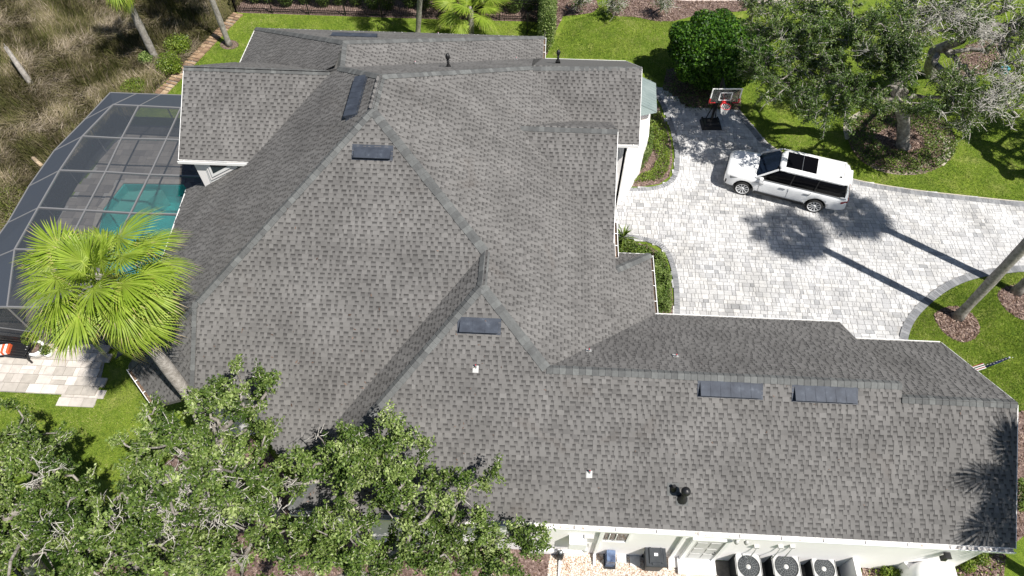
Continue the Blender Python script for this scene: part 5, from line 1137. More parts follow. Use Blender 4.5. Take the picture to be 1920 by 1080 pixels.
# ================================================================== VEGETATION
def tubes_np(A, B, ra, rb, n=5):
    A, B = np.asarray(A, float), np.asarray(B, float); d = B-A; L = np.linalg.norm(d, axis=1)[:, None]+1e-9; d = d/L
    ref = np.where(np.abs(d[:, 2:3]) < .9, np.array([[0, 0, 1.]]), np.array([[1., 0, 0]])); r = np.cross(d, ref); r /= np.linalg.norm(r, axis=1)[:, None]; u = np.cross(r, d)
    V = []
    for P, rad in ((A, ra), (B, rb)):
        for j in range(n): a = 2*PI*j/n; V.append(P+(r*math.cos(a)+u*math.sin(a))*np.asarray(rad)[:, None])
    V = np.stack(V, 1).reshape(-1, 3); F0 = np.array([(j, (j+1) % n, n+(j+1) % n, n+j) for j in range(n)])
    return V, (F0[None]+np.arange(len(A))[:, None, None]*2*n).reshape(-1, 4)
def oak(base, fork, blobs, label, nclump=220, ntw=10, nleaf=16, r0=.3, lm='leaf', leaf=(.05, .095), bare=0., cat='tree', group=None, name='oak_tree', trunk=None, spread=.42, tone0=.5, twr=.010, extra=None, pale=()):
    t = empty(name, tuple(base), 0, label, cat, group); TI = Vector(base)
    bl = np.array(blobs); vol = (bl[:, 3]*bl[:, 4]*bl[:, 5])**.75; pick = RNG.choice(len(bl), nclump, p=vol/vol.sum())
    d = RNG.normal(size=(nclump, 3)); d /= np.linalg.norm(d, axis=1)[:, None]; rr = RNG.uniform(.0, 1, nclump)**.42
    C_ = bl[pick, :3]+d*rr[:, None]*bl[pick, 3:6]
    pts = [np.array(fork)]; par_ = [-1]; plen = [0.]
    if extra is not None:
        for e in extra: pts.append(np.array(e)); par_.append(0); plen.append(np.linalg.norm(np.array(e)-pts[0]))
    order = np.argsort(np.linalg.norm(C_-np.array(fork), axis=1)); idx = []
    for i in order:
        Pn = np.array(pts); dd = np.linalg.norm(Pn-C_[i], axis=1); cost = dd+.35*np.array(plen)+np.where(Pn[:, 2] > C_[i][2]+.6, .6, 0)
        j = int(np.argmin(cost)); pts.append(C_[i]); par_.append(j); plen.append(plen[j]+dd[j]); idx.append(len(pts)-1)
    n = len(pts); cnt = np.ones(n)
    for i in range(n-1, 0, -1): cnt[par_[i]] += cnt[i]
    rad = r0*.9*(cnt/cnt[0])**.48; A = []; B = []; ra = []; rb = []
    for i in range(1, n):
        a, b = pts[par_[i]], pts[i]; L = np.linalg.norm(b-a); k = max(2, int(L/.35)); prev = a; r_a = min(rad[par_[i]], rad[i]*1.5); off = RNG.normal(size=3)*L*.13
        for s in range(1, k+1):
            f = s/k; q = a+(b-a)*f+off*math.sin(f*PI)+(RNG.normal(size=3)*L*.025 if s < k else 0); A.append(prev); B.append(q); ra.append(r_a+(rad[i]-r_a)*(s-1)/k); rb.append(r_a+(rad[i]-r_a)*f); prev = q
    V, Fc = tubes_np(A, B, np.maximum(ra, .012), np.maximum(rb, .012), 6); V = V-np.array(TI)
    nobj('limb', V, Fc, M['bark'], t, smooth=True)
    mb = MB(); tp = [Vector(p)-TI for p in (trunk or [base, ((base[0]+fork[0])/2+random.uniform(-.2, .2), (base[1]+fork[1])/2, (base[2]+fork[2])/2), fork])]
    tp = spline(tp, 5); k = len(tp); mb.tube(tp, [r0*(1.5 if i == 0 else 1.15-.25*i/k) for i in range(k)], 12); mb.build('trunk', M['bark'], t)
    CC = C_[np.argsort(order)] if 0 else C_
    K = nclump*ntw; ci = np.repeat(np.arange(nclump), ntw); dv = RNG.normal(size=(K, 3)); dv[:, 2] = dv[:, 2]*.75+.25; out = C_[ci]-bl[pick[ci], :3]; out /= np.linalg.norm(out, axis=1)[:, None]+1e-9
    dv = dv+out*.7; dv /= np.linalg.norm(dv, axis=1)[:, None]; Lt = RNG.uniform(.5, 1.25, K)[:, None]*spread; S0 = C_[ci]+RNG.normal(size=(K, 3))*.06; m1 = S0+dv*Lt*.5+RNG.normal(size=(K, 3))*.05; e1 = m1+dv*Lt*.55+RNG.normal(size=(K, 3))*.05
    if pale:
        pq = np.array([list(p_) for p_, k_ in pale for _ in range(k_)]); kk = len(pq); d2 = RNG.normal(size=(kk, 3))*[1, 1, .5]; d2 /= np.linalg.norm(d2, axis=1)[:, None]; L2 = RNG.uniform(.4, 1.1, kk)[:, None]
        As = []; Bs = []; rs_ = []; q_c = pq+RNG.normal(size=(kk, 3))*[.28, .3, .2]; dc = d2; L3 = L2*.22
        for g_ in range(4):
            nq = q_c+dc*L3; As.append(q_c); Bs.append(nq); rs_.append(np.full(len(q_c), .013*.75**g_)); dc = dc+RNG.normal(size=dc.shape)*.42; dc /= np.linalg.norm(dc, axis=1)[:, None]; q_c = nq
            if g_ in (0, 1, 2): ex = dc+RNG.normal(size=dc.shape)*.9; ex /= np.linalg.norm(ex, axis=1)[:, None]; h_ = RNG.uniform(0, 1, len(q_c)) < .7; q_c = np.concatenate([q_c, q_c[h_]]); dc = np.concatenate([dc, ex[h_]]); L3 = np.concatenate([L3, L3[h_]])*.92
        Vp, Fp = tubes_np(np.concatenate(As), np.concatenate(Bs), np.concatenate(rs_), np.concatenate(rs_)*.75, 4); o = nobj('bare_twigs', Vp-np.array(TI), Fp, M['twig'], t); o['kind'] = 'stuff'
    V1_, F1_ = tubes_np(np.concatenate([S0, m1]), np.concatenate([m1, e1]), np.full(2*K, twr), np.concatenate([np.full(K, twr*.8), np.full(K, twr*.3)]), 3)
    o = nobj('twigs', V1_-np.array(TI), F1_, M['twig'], t); o['kind'] = 'stuff'
    live = RNG.uniform(0, 1, nclump) > bare; ti = np.nonzero(live[ci])[0]; li = np.repeat(ti, nleaf); k = len(li)
    f = RNG.uniform(.15, 1.1, (k, 1)); P = np.where(f < .5, S0[li]+(m1[li]-S0[li])*f*2, m1[li]+(e1[li]-m1[li])*(f-.5)*2)+RNG.normal(size=(k, 3))*.055
    nr = RNG.normal(size=(k, 3))*.75; nr[:, 2] += .75; nr /= np.linalg.norm(nr, axis=1)[:, None]; a = RNG.normal(size=(k, 3)); u = np.cross(nr, a); u /= np.linalg.norm(u, axis=1)[:, None]; v = np.cross(nr, u); s = RNG.uniform(leaf[0], leaf[1], k)[:, None]
    V = np.stack([P-u*s/2, P+v*s*.27, P+u*s/2, P-v*s*.27], 1).reshape(-1, 3)-np.array(TI)
    ct = RNG.normal(tone0, .14, nclump); tn = np.clip(ct[ci[li]]+RNG.normal(0, .17, k), 0, 1)
    o = nobj('leaves', V, np.arange(k*4).reshape(-1, 4), M[lm], t, tone=tn); o['kind'] = 'stuff'
    return t
def blob(u, v, z, rpx, rz=None, sq=1.):
    c = at(u, v, z); e = at(u+rpx, v, z); r_ = (e-c).length; return (c.x, c.y, c.z, r_, r_*sq, rz or r_*.8)
def B_(lst): return [blob(*b) for b in lst]

# ---- oaks along the south-west
oak((-10.6, 5.2, 0), (-10.4, 5.4, 3.6), B_([(230, 1010, 6, 90, 1.3), (310, 960, 6.6, 90, 1.4), (420, 930, 6.8, 90, 1.3), (330, 860, 6.2, 75, 1.1), (280, 810, 5.6, 55, .8), (395, 800, 6.2, 85, 1.), (455, 745, 6.6, 60, .8), (478, 700, 6.9, 26, .5), (300, 770, 5.4, 48, .7), (500, 820, 6, 45, .8), (480, 900, 6.2, 60, 1.), (470, 1030, 6.2, 90, 1.3), (340, 1060, 6.3, 100, 1.4), (240, 900, 5.2, 30, .6)]),
    'broad live oak with pale twisted limbs at the rounded corner of the house, lower left', 213, 7, 42, .34, spread=.31, leaf=(.065, .125), bare=.06, tone0=.58, pale=[(at(335, 915, 6.4), 34), (at(330, 950, 6.6), 40), (at(325, 980, 6.6), 34), (at(255, 980, 6.6), 18), (at(400, 960, 6.8), 18), (at(470, 930, 6.6), 14)], extra=[at(340, 930, 5.2), at(420, 880, 5.2), at(470, 960, 4.6)], group='live oaks along the south side')
oak((-14.8, 4.2, 0), (-14.9, 5.0, 3.2), B_([(20, 830, 4.6, 60, .9), (75, 860, 5, 55, .9), (60, 940, 5.4, 90, 1.2), (140, 920, 5.2, 50, .9), (160, 990, 5.6, 75, 1.1), (60, 1040, 5.6, 110, 1.4), (190, 1050, 5.6, 70, 1.1), (-60, 900, 5.4, 90, 1.2), (-60, 1020, 5.4, 110, 1.3), (105, 805, 4.4, 30, .5), (30, 780, 4.2, 22, .4)]),
    'live oak filling the bottom left corner over the lawn', 186, 7, 42, .28, spread=.31, leaf=(.065, .125), bare=.06, tone0=.58, pale=[(at(70, 880, 5.8), 14), (at(90, 1010, 6.2), 16)], extra=[at(80, 950, 3.8), at(150, 1000, 3.8)], group='live oaks along the south side')
oak((-4.6, 4.6, 0), (-4.3, 4.9, 3.), B_([(600, 850, 6, 55, .8), (690, 820, 6.4, 60, .8), (620, 810, 6.2, 30, .5), (740, 860, 6.2, 65, .9), (660, 890, 6, 65, .9), (800, 905, 5.8, 45, .7), (865, 900, 5.6, 40, .6), (905, 885, 5.6, 20, .4), (740, 930, 5.4, 50, .8), (590, 1030, 5, 80, 1.1), (700, 1035, 4.8, 80, 1.1), (800, 1020, 4.6, 75, 1.), (890, 1020, 4.4, 65, .9), (965, 1035, 4.2, 55, .8), (540, 900, 5.6, 40, .8), (1005, 1015, 4, 26, .5), (860, 970, 5, 40, .5), (640, 960, 5.2, 30, .5)]),
    'live oak in front of the white south wall, reaching over the roof edge', 199, 7, 42, .24, spread=.31, leaf=(.065, .125), bare=.06, tone0=.58, extra=[at(530, 960, 3.6), at(640, 900, 4.8), at(720, 1010, 3.6), at(840, 1000, 3.6)], group='live oaks along the south side')
# ---- oaks in the north-east garden
tb_ = at(1692, 276)
oak(tuple(tb_), tuple(at(1683, 188, 3.2)), B_([(1600, 120, 6.2, 70, 1.2), (1520, 100, 6, 70, 1.2), (1450, 90, 5.8, 55, 1.), (1480, 160, 5.2, 55, .9), (1560, 190, 5.2, 60, .9), (1640, 60, 7, 70, 1.2), (1540, 40, 6.6, 70, 1.2), (1450, 35, 6.2, 45, 1.), (1620, 190, 5.4, 50, .8), (1690, 110, 6.8, 45, 1.), (1740, 190, 5, 45, .8), (1790, 180, 5, 40, .8), (1425, 130, 5, 30, .6)]),
    'old oak with a pale forked trunk rising from the round mulch bed', 320, 8, 40, .27, 'leafgrey', (.06, .12), bare=.06, trunk=[tuple(tb_), tuple(at(1694, 225, 1.6)), tuple(at(1683, 188, 3.2)), tuple(at(1680, 155, 4.4))], twr=.013, spread=.45, extra=[at(1680, 155, 4.4), at(1720, 180, 4), at(1600, 150, 5), at(1510, 110, 5.2)], group='oaks in the north east garden')
tb2 = at(1742, 140)
oak(tuple(tb2), tuple(at(1752, 95, 2.6)), B_([(1740, 20, 6.5, 60, 1.2), (1800, 10, 6.5, 60, 1.2), (1700, 50, 6, 45, 1.), (1860, 30, 6, 60, 1.), (1900, 90, 5.4, 50, .9), (1850, 200, 4.6, 55, .8), (1900, 190, 4.6, 50, .8), (1810, 210, 4.4, 40, .7), (1790, 160, 4.6, 40, .7), (1900, 140, 5, 40, .8), (1950, 60, 5.8, 60, 1.)]),
    'oak with bare silvery spreading branches at the top right corner', 260, 7, 24, .30, 'leafgrey', (.06, .12), bare=.35, trunk=[tuple(tb2), tuple(at(1746, 118, 1.3)), tuple(at(1752, 95, 2.6))], twr=.018, spread=.6, pale=[(at(1790, 30, 6.8), 60), (at(1850, 60, 6.4), 60), (at(1890, 150, 5.6), 60), (at(1860, 190, 5.4), 50), (at(1740, 40, 6.6), 40)], extra=[at(1735, 50, 4.2), at(1800, 70, 4.2), at(1850, 90, 3.8), at(1780, 140, 3.4), at(1850, 190, 3.6)], group='oaks in the north east garden')
oak(tuple(at(1406, 38)), tuple(at(1412, 12, 1.6)), B_([(1416, 0, 2.4, 24, .7), (1440, 10, 2.6, 26, .7), (1400, -8, 2.6, 22, .6)]), 'small grey trunked tree behind the big round shrub', 50, 9, 12, .12, 'leafgrey', (.06, .11), twr=.014)
oak(tuple(at(2010, 330)), tuple(at(2020, 280, 2.5)), [(29.5, 25.5, 6.5, 3.0, 2.6, 1.4), (27, 27.5, 6.5, 2.5, 2.2, 1.2)], 'oak at the right edge throwing its shade on the lawn', 150, 10, 14, .3, 'leafgrey', (.07, .13), bare=.2, twr=.02, spread=.6)
for i, (u, v, r_, lb) in enumerate(((1152, 10, 22, 'dark multi-stem shrub in the mulch bed at the top of the lawn'), (1245, 8, 16, 'pale twiggy shrub in the mulch bed beside the street'), (1088, 4, 14, 'dark spiky shrub in the left mulch bed by the lawn'))):
    oak(tuple(at(u, v)), tuple(at(u, v, .5)), [blob(u, v-6, 1.1, r_, .5)], lb, 26, 7, 9 if i != 1 else 5, .06, 'leafgrey', (.05, .1), cat='shrub', name='garden_shrub', twr=.012)

# ---- shrubs
def shrub(name, p, blobs, lb, m, n, size, cat='shrub', group=None, trunk=True, **k):
    t = empty(name, (p[0], p[1], 0), 0, lb, cat, group); bl = [(b[0]-p[0], b[1]-p[1], *b[2:]) for b in blobs]
    o = leafcloud('leaves', M[m], bl, n, size, t, **k); o['kind'] = 'stuff'
    if trunk: MB().tube([(0, 0, 0), (.03, .02, blobs[0][2])], [.07, .05], 7).build('trunk', M['bark'], t)
    return t
rs = at(1335, 160)
rb_ = [(rs.x, rs.y+.2, 1.9, 2.6, 2.2, 1.8)]+[(rs.x+2.45*math.cos(a)*f, rs.y+.2+2.0*math.sin(a)*f, 1.9+zz, .75, .75, .6) for a, f, zz in [(random.uniform(0, 2*PI), random.uniform(.4, .95), random.uniform(-.4, 1.1)) for _ in range(26)]]
shrub('round_shrub', rs, rb_, 'large rounded glossy dark green shrub between lawn and basketball hoop', 'leafdark', 64000, (.09, .17), shell=.55, up=.55, aspect=.6)
th = at(1020, 95); shrub('tall_hedge', th, [(th.x+.1+.1*math.sin(i*3), th.y+i*.7, 1.4, .55, .55, 1.5) for i in range(8)], 'tall narrow green hedge between the fence gate and the mulch strip', 'leaf', 26000, (.06, .11), 'hedge', shell=.4, tone=(.2, 1))
hx = [(FP[1][0]+1.2, FP[1][1]+1.5)]
ORD = ['first', 'second', 'third', 'fourth', 'fifth', 'sixth', 'seventh', 'eighth', 'ninth', 'tenth', 'eleventh', 'twelfth', 'thirteenth', 'fourteenth', 'fifteenth', 'sixteenth', 'seventeenth']
def hedge_label(i): return ORD[i]+' dark upright hedge shrub behind the iron fence, counting from the marsh corner'
for i in range(17):
    x = -18.2+i*1.08+random.uniform(-.15, .15); y = FP[1][1]+.95+random.uniform(-.15, .3)
    if abs(x+5.2) < .5: continue
    shrub('hedge_shrub', (x, y), [(x, y, 1.05, .6, .55, 1.15), (x+.1, y, 2.0, .35, .35, .7)], hedge_label(i), 'leaf', 5200, (.06, .11), 'hedge shrub', 'hedge shrubs behind the fence', shell=.3, tone=(.1, .8))
for i in range(9):
    x = -20+i*2.3+random.uniform(-.3, .3); y = FP[1][1]+4.2+random.uniform(-.3, .6)
    shrub('background_shrub', (x, y), [(x, y, .9, .9, .9, .9)], ORD[i]+' yellow green shrub in the far row, counting from the marsh corner', 'leafgold', 2600, (.08, .14), 'shrub', 'yellow green shrubs beyond the hedge', tone=(.1, .8))
for u, v, r_, h, lb, m in ((316, 118, 26, .9, 'bright green bush at the foot of the marsh palm trunk', 'leafgold'), (333, 82, 26, .8, 'bright green sprawling bush left of the brick edging', 'leafgold'), (250, 162, 24, .5, 'yellow green low bush beside the pool enclosure', 'leafgold'), (275, 108, 16, .5, 'dark low bush in the shade beside the marsh palm trunk', 'leaf'), (1360, 125, 26, .8, 'reddish dark bush between round shrub and lawn', 'leafgrey')):
    b = blob(u, v, h*.6, r_, h*.6); shrub('marsh_bush', b, [b, (b[0]+b[3]*.5, b[1]-.2, b[2]*.8, b[3]*.5, b[3]*.5, b[5]*.8)], lb, m, 2600, (.06, .12), up=.3, tone=(.1, 1), trunk=False)
def carpet(name, poly, n, m, size, h, label, cat, mask=None, tone=(0, 1)):
    xs = [p[0] for p in poly]; ys = [p[1] for p in poly]; P = RNG.uniform((min(xs), min(ys)), (max(xs), max(ys)), (n*3, 2)); P = P[inpoly(P, poly)]
    if mask is not None: P = P[mask(P)]
    P = P[:n]; k = len(P); nz = .5+.5*np.sin(P[:, 0]*5.1+np.sin(P[:, 1]*3))*np.cos(P[:, 1]*4.3); keep = RNG.uniform(0, 1, k) < .35+.75*nz; P = P[keep]; nz = nz[keep]; k = len(P)
    z = RNG.uniform(.02, 1, k)*h*(.5+.6*nz); nr = RNG.normal(size=(k, 3))*.6; nr[:, 2] += .8; nr /= np.linalg.norm(nr, axis=1)[:, None]; a = RNG.normal(size=(k, 3)); u = np.cross(nr, a); u /= np.linalg.norm(u, axis=1)[:, None]; v = np.cross(nr, u); s = RNG.uniform(*size, k)[:, None]; c = np.concatenate([P, z[:, None]], 1)
    o = nobj(name, np.stack([c-u*s/2, c+v*s*.3, c+u*s/2, c-v*s*.3], 1).reshape(-1, 3), np.arange(k*4).reshape(-1, 4), M[m], None, tone=np.clip(RNG.uniform(*tone, k)*.7+nz*.3, 0, 1)); tag(o, label, cat, None, 'stuff'); return o
carpet('groundcover', [a2(*p) for p in ((1210, 250), (1222, 215), (1236, 210), (1248, 240), (1256, 290), (1254, 318), (1240, 338), (1180, 346), (1176, 338), (1222, 322), (1232, 300), (1222, 270))], 6500, 'leafgold', (.05, .1), .3, 'low yellow green ground cover inside the curved bed', 'ground cover')
carpet('low_hedge', [a2(*p) for p in ((1178, 330), (1205, 320), (1222, 290), (1224, 250), (1214, 240), (1208, 290), (1196, 305), (1180, 312))], 4500, 'leaf', (.05, .09), .6, 'clipped dark green hedge along the white garden wall', 'hedge', tone=(.2, 1))
carpet('low_hedge', [a2(*p) for p in ((1226, 480), (1245, 490), (1254, 510), (1257, 588), (1230, 588), (1224, 520))], 8500, 'leaf', (.05, .1), .6, 'clipped green hedge beside the driveway border', 'hedge', tone=(.35, 1))
carpet('groundcover', [a2(*p) for p in ((1158, 450), (1210, 464), (1240, 484), (1228, 500), (1160, 478))], 3500, 'leafbed', (.06, .12), .4, 'leafy green plants at the north end of the driveway bed', 'ground cover')
def ringmask(P): return ~inpoly(P, OI)
carpet('groundcover', OB, 9500, 'leafbed', (.07, .13), .3, 'patchy green ground cover around the old oak', 'ground cover', mask=ringmask)
carpet('garden_weeds', SB, 900, 'leafgold', (.06, .12), .3, 'scattered green weeds in the mulch by the south east corner', 'weeds')
carpet('garden_weeds', GB, 600, 'leafbed', (.06, .12), .25, 'sparse weeds on the mulch patch under the bare oak', 'weeds')
for u, v, lb in ((1840, 1046, 'bright leafy shrub under the roof corner at the south east end'), (1690, 1075, 'small bright shrub at the foot of the rounded white tank'), (1665, 1072, 'small bright shrub between screen wall and rounded tank'), (1815, 1060, 'small bright shrub right of the low planter wall')): b = blob(u, v, .3, 14, .3); shrub('young_shrub', b, [b], lb, 'leafgold', 600, (.06, .1), 'shrub', 'small shrubs by the south east wall', trunk=False)
FRs = [a2(*p) for p in ((1906, 900), (1940, 900), (1940, 960), (1906, 960))]; carpet('groundcover', FRs, 1200, 'leafbed', (.05, .1), .3, 'narrow strip of green plants beyond the east gable', 'ground cover')

carpet('groundcover', HS, 3500, 'leafgrey', (.07, .13), .45, 'dark shaded planting around the foot of the round shrub', 'ground cover')  # added with the bed beneath it to darken the shaded patch behind the hoop
# ---- palms
def frond_mesh(name, Lp, Rb, droop, m, nseg=38, dead=0., seed=0):
    rg = np.random.default_rng(seed); V = []; Fc = []; T = []; half = R(148)
    def P(x, y, z): return (x, y, z-.22*max(0, x-Lp*.2)**2*droop)
    V += [P(0, -.02, 0), P(0, .02, 0), P(Lp, .014, 0), P(Lp, -.014, 0), P(0, 0, -.03), P(Lp, 0, -.02)]; Fc += [(0, 3, 2, 1), (0, 4, 5, 3), (1, 2, 5, 4)]; T += [.8, .3, .3]
    for i in range(nseg):
        a0 = -half+2*half*i/nseg; a1 = -half+2*half*(i+1)/nseg; am = (a0+a1)/2+rg.normal()*.02; R_ = Rb*(.82+.18*math.cos(am))*rg.uniform(.92, 1.06); da = (a1-a0)/2; cx = Lp-.08+.22*math.cos(am)*.3
        zt = rg.normal()*.03; rows = []
        for f, wf_ in ((.02, 1.), (.35, 1.), (.62, .95), (.84, .45), (1.0, .03)):
            r_ = R_*f; hw = min(r_*da*1.02, R_*.55*da)*wf_ if f > .1 else .004; dz = -droop*.55*max(0, f-.42)**1.7*R_-.06*f*abs(math.sin(am)); tw = zt*f
            c, s = math.cos(am), math.sin(am); x, y = cx+r_*c, r_*s
            fold = hw*.45; lift = .07*abs(s)*r_
            rows.append([P(x-s*-hw, y-c*hw, dz+tw+lift), P(x, y, dz+tw+fold+lift), P(x-s*hw, y+c*hw, dz+tw+lift)])
        b = len(V)
        for r_ in rows: V += r_
        base_t = rg.uniform(.3, .62); tips = rg.uniform(.0, .5)
        for j in range(4):
            for k in (0, 1): Fc.append((b+j*3+k, b+(j+1)*3+k, b+(j+1)*3+k+1, b+j*3+k+1)); T.append(min(1, (base_t if j < 3 else base_t+.08+tips*.9)+(dead if j > 1 else dead*.6)+(.1 if j == 0 else 0)))
    return npmesh(name, V, Fc, m, tone=T)
FRM = [frond_mesh('frond', lp, rb, dr, M['frond'], 46, dd, i) for i, (lp, rb, dr, dd) in enumerate(((.95, .80, .8, 0), (1.2, .86, 1.0, 0), (1.35, .84, 1.2, .05), (1.25, .8, 1.7, .15), (.6, .75, .5, -.05), (1.3, .9, 1.1, .0)))]
FDD = [frond_mesh('dry_frond', .9, .8, 2.2, M['fronddead'], 26, 0, 20+i) for i in range(2)]
def palm(basep, top, label, nf=36, r=.17, scale=1., dead=0, group=None, name='palm_tree', mid=None, cat='palm tree', elr=(78, -48), seed=3):
    rg = random.Random(seed); base = Vector(basep); top = Vector(top); t = empty(name, tuple(base), 0, label, cat, group)
    ln = [Vector((0, 0, -.05))]+([Vector(mid)-base] if mid is not None else [(top-base)*.5])+[top-base]; sp_ = spline(ln, 8); k = len(sp_)
    MB().tube(sp_, [r*(1.35 if i == 0 else 1.0+.06*math.sin(i*2.1)) for i in range(k)], 12).build('trunk', M['palmbark'], t)
    hd_ = MB(); hd_.lathe(top-base, [(r*.9, -.5), (r*1.3, -.2), (r*1.1, .1), (r*.4, .35)], 12); hd_.build('crown_shaft', M['palmbark'], t)
    for i in range(nf+dead):
        isd = i >= nf; f = (i+.5)/nf if not isd else 1; az = i*2.39996+rg.uniform(-.25, .25); el = R(elr[0]+(elr[1]-elr[0])*f**.85+rg.uniform(-8, 8)) if not isd else R(rg.uniform(-78, -60))
        me = rg.choice(FDD) if isd else (FRM[4] if f < .12 else rg.choice(FRM[:3]+[FRM[5]]) if f < .8 else FRM[3])
        o = bpy.data.objects.new('frond', me); COL.objects.link(o); o.parent = t
        d = Vector((math.cos(el)*math.cos(az), math.cos(el)*math.sin(az), math.sin(el))); side = Vector((-math.sin(az), math.cos(az), 0)); side = (side+Vector((0, 0, rg.uniform(-.7, .7)))).normalized(); nrm = d.cross(side).normalized(); side = nrm.cross(d)
        s = scale*rg.uniform(.88, 1.08); p = top-base+d*.1+Vector((0, 0, rg.uniform(-.1, .2)))
        o.matrix_local = Matrix(((d.x*s, side.x*s, nrm.x*s, p.x), (d.y*s, side.y*s, nrm.y*s, p.y), (d.z*s, side.z*s, nrm.z*s, p.z), (0, 0, 0, 1)))
    return t
gp_ = 'tall palms'
palm(at(520, 960), at(192, 530, 9.6), 'big green fan palm overhanging the pool enclosure and roof corner', 60, .19, .98, 2, None, mid=at(362, 752, 4.9), seed=5)
palm((18.0, 17.18, 0), (18.0, 17.18, 7.62*math.tan(SUN_EL)), 'leaning-looking tall palm trunk in the mulch ring on the lawn island', 48, .2, .76, 0, 'palms on the lawn island', seed=8)
palm((20.97, 18.65, 0), (20.97, 18.65, 7.35*math.tan(SUN_EL)), 'palm at the right edge in the second mulch ring', 48, .2, .76, 0, 'palms on the lawn island', seed=9)
ph = at(1985, 930, 4.6); hz = 9.5; ph2 = ph+SUN*((hz-4.6)/SUN.z)
palm((ph2.x, ph2.y, 0), tuple(ph2), 'palm beyond the east gable whose fronds shade the roof corner', 44, .2, 1.08, 0, seed=12)
b_ = at(293, 112); palm(b_, (b_.x+.0, b_.y, 5.3), 'marsh palm with dry yellow hanging fronds, left of the brick edging', 20, .2, .85, 9, seed=14)
b_ = at(430, 85); palm(b_, (b_.x, b_.y, 8.5), 'slim palm in a small soil ring on the north west lawn', 28, .16, .95, 0, seed=15)
sheet('soil_ring', [tuple(p[:2]) for p in spline([at(430+18*math.cos(a), 84+9*math.sin(a)) for a in np.linspace(0, 2*PI, 9)[:-1]], 3, True)], .012, M['mulch'])
cs = at(715, 44)+SUN*(6.4/SUN.z); b_ = at(783, 66); palm(b_, (cs.x+.2, cs.y+.4, 6.6), 'palm with a ringed pale trunk rising behind the north roof', 26, .15, .85, 0, seed=16)
b_ = at(884, 62); palm(b_, (b_.x, b_.y+.1, 1.3), 'low palmetto on the north lawn with drooping fans', 16, .16, .95, 0, None, 'palmetto', elr=(70, 5), seed=21, cat='palmetto')
b_ = at(848, 30); palm(b_, (b_.x+.2, b_.y+.2, 2.6), 'palmetto with a brown shaggy trunk against the fence', 14, .17, .85, 3, None, 'palmetto', elr=(70, -10), seed=22, cat='palmetto')
b_ = at(905, 20); palm(b_, (b_.x+.1, b_.y+.1, 1.6), 'palmetto behind the fence near the gate', 14, .15, .9, 2, None, 'palmetto', elr=(70, -10), seed=23, cat='palmetto')
b_ = at(1166, 458); t_ = empty('cordyline_plant', tuple(b_), 0, 'spiky strap leaved plant at the wall end of the driveway bed', 'plant')
for i in range(34):
    a = i*2.4; el = R(random.uniform(15, 75)); d = Vector((math.cos(a)*math.cos(el), math.sin(a)*math.cos(el), math.sin(el))); L = random.uniform(.5, .85); sd2 = Vector((-d.y, d.x, 0)).normalized()*.03
    pts = [Vector((0, 0, .5)), Vector((0, 0, .5))+d*L*.5, Vector((0, 0, .5))+d*L-Vector((0, 0, .18))]; V = []
    for p, w_ in zip(pts, (.6, 1, .1)): V += [tuple(p-sd2*w_), tuple(p+sd2*w_)]
    nobj('leaf', V, [(0, 1, 3, 2), (2, 3, 5, 4)], M['leafbed'], t_, tone=[random.random()]*2)
MB().tube([(0, 0, 0), (0, 0, .55)], .05, 8).build('stem', M['bark'], t_)
# dead snag in the marsh, cut log
s0_, s1_ = at(62, 163), at(10, 88, 1.7); sn = empty('dead_snag', tuple(s0_), 0, 'bleached broken dead palm trunk standing in the marsh grass', 'dead tree'); MB().tube([Vector((0, 0, 0)), (s1_-s0_)*.5, s1_-s0_], [.17, .15, .1], 9).build('trunk', M['palmbark'], sn); MB().tube([(s1_-s0_)*.75+Vector((0, -.05, .06)), (s1_-s0_)*1.05+Vector((.05, 0, .1))], [.05, .02], 6).build('split', M['bark'], sn)
l0, l1 = at(80, 312, .3), at(62, 296, .45); lg = empty('cut_log', tuple(l0), 0, 'short pale cut log lying in the marsh beside the enclosure', 'log'); MB().tube([Vector(), l1-l0], .1, 9).build('log', noisy('cut_wood', [(.3, (.3, .22, .14)), (.7, (.5, .4, .28))], 8, .9), lg)
ub = at(1880, 136); ut = empty('utility_box', (ub.x, ub.y, 0), .3, 'small teal plastic box on the lawn under the bare oak', 'utility box'); teal = mat('teal_plastic', (.08, .3, .36), .5); MB().box((0, 0, .14), (.42, .32, .28), 0, 0, None, .9).build('body', teal, ut); MB().box((0, 0, .3), (.44, .34, .04)).build('lid', teal, ut)

# ---- marsh grass
def blades(name, P, L, W, lean, az, m, tone, seg=2, z0=0., label=None, cat=None):
    k = len(P); d = np.stack([np.cos(az), np.sin(az)], 1); s = np.stack([-np.sin(az), np.cos(az), np.zeros(k)], 1)*W[:, None]/2; base = np.concatenate([P, np.full((k, 1), z0)], 1); rows = []
    for j in range(seg+1):
        f = j/seg; h = L*f*(1-.55*lean*f); o_ = L*f*f*lean*.95; c = base+np.concatenate([d*o_[:, None], h[:, None]], 1); w_ = (1-f**2*.9); rows += [c-s*w_, c+s*w_]
    V = np.stack(rows, 1).reshape(-1, 3); n = 2*(seg+1); F0 = np.array([(2*j, 2*j+1, 2*j+3, 2*j+2) for j in range(seg)]); Fc = (F0[None]+np.arange(k)[:, None, None]*n).reshape(-1, 4)
    o = nobj(name, V, Fc, m, None, tone=np.repeat(tone, seg)); return tag(o, label, cat, None, 'stuff')
def fld(P, s, ph=0): x, y = P[:, 0]*s+ph, P[:, 1]*s-ph; return np.sin(x+1.7*np.sin(y*.9+ph))+.6*np.sin(2.3*y+1.3*np.sin(1.9*x))+.35*np.sin(4.7*x+2.*np.cos(3.9*y))
N_ = 190000; P = RNG.uniform((-40, 14), (-17, 46), (N_, 2)); P = P[inpoly(P, MARSH)]
P = P[~inpoly(P, [(-23.9, 13), (-22.3, 27.9), (-14, 28), (-14, 12)])]
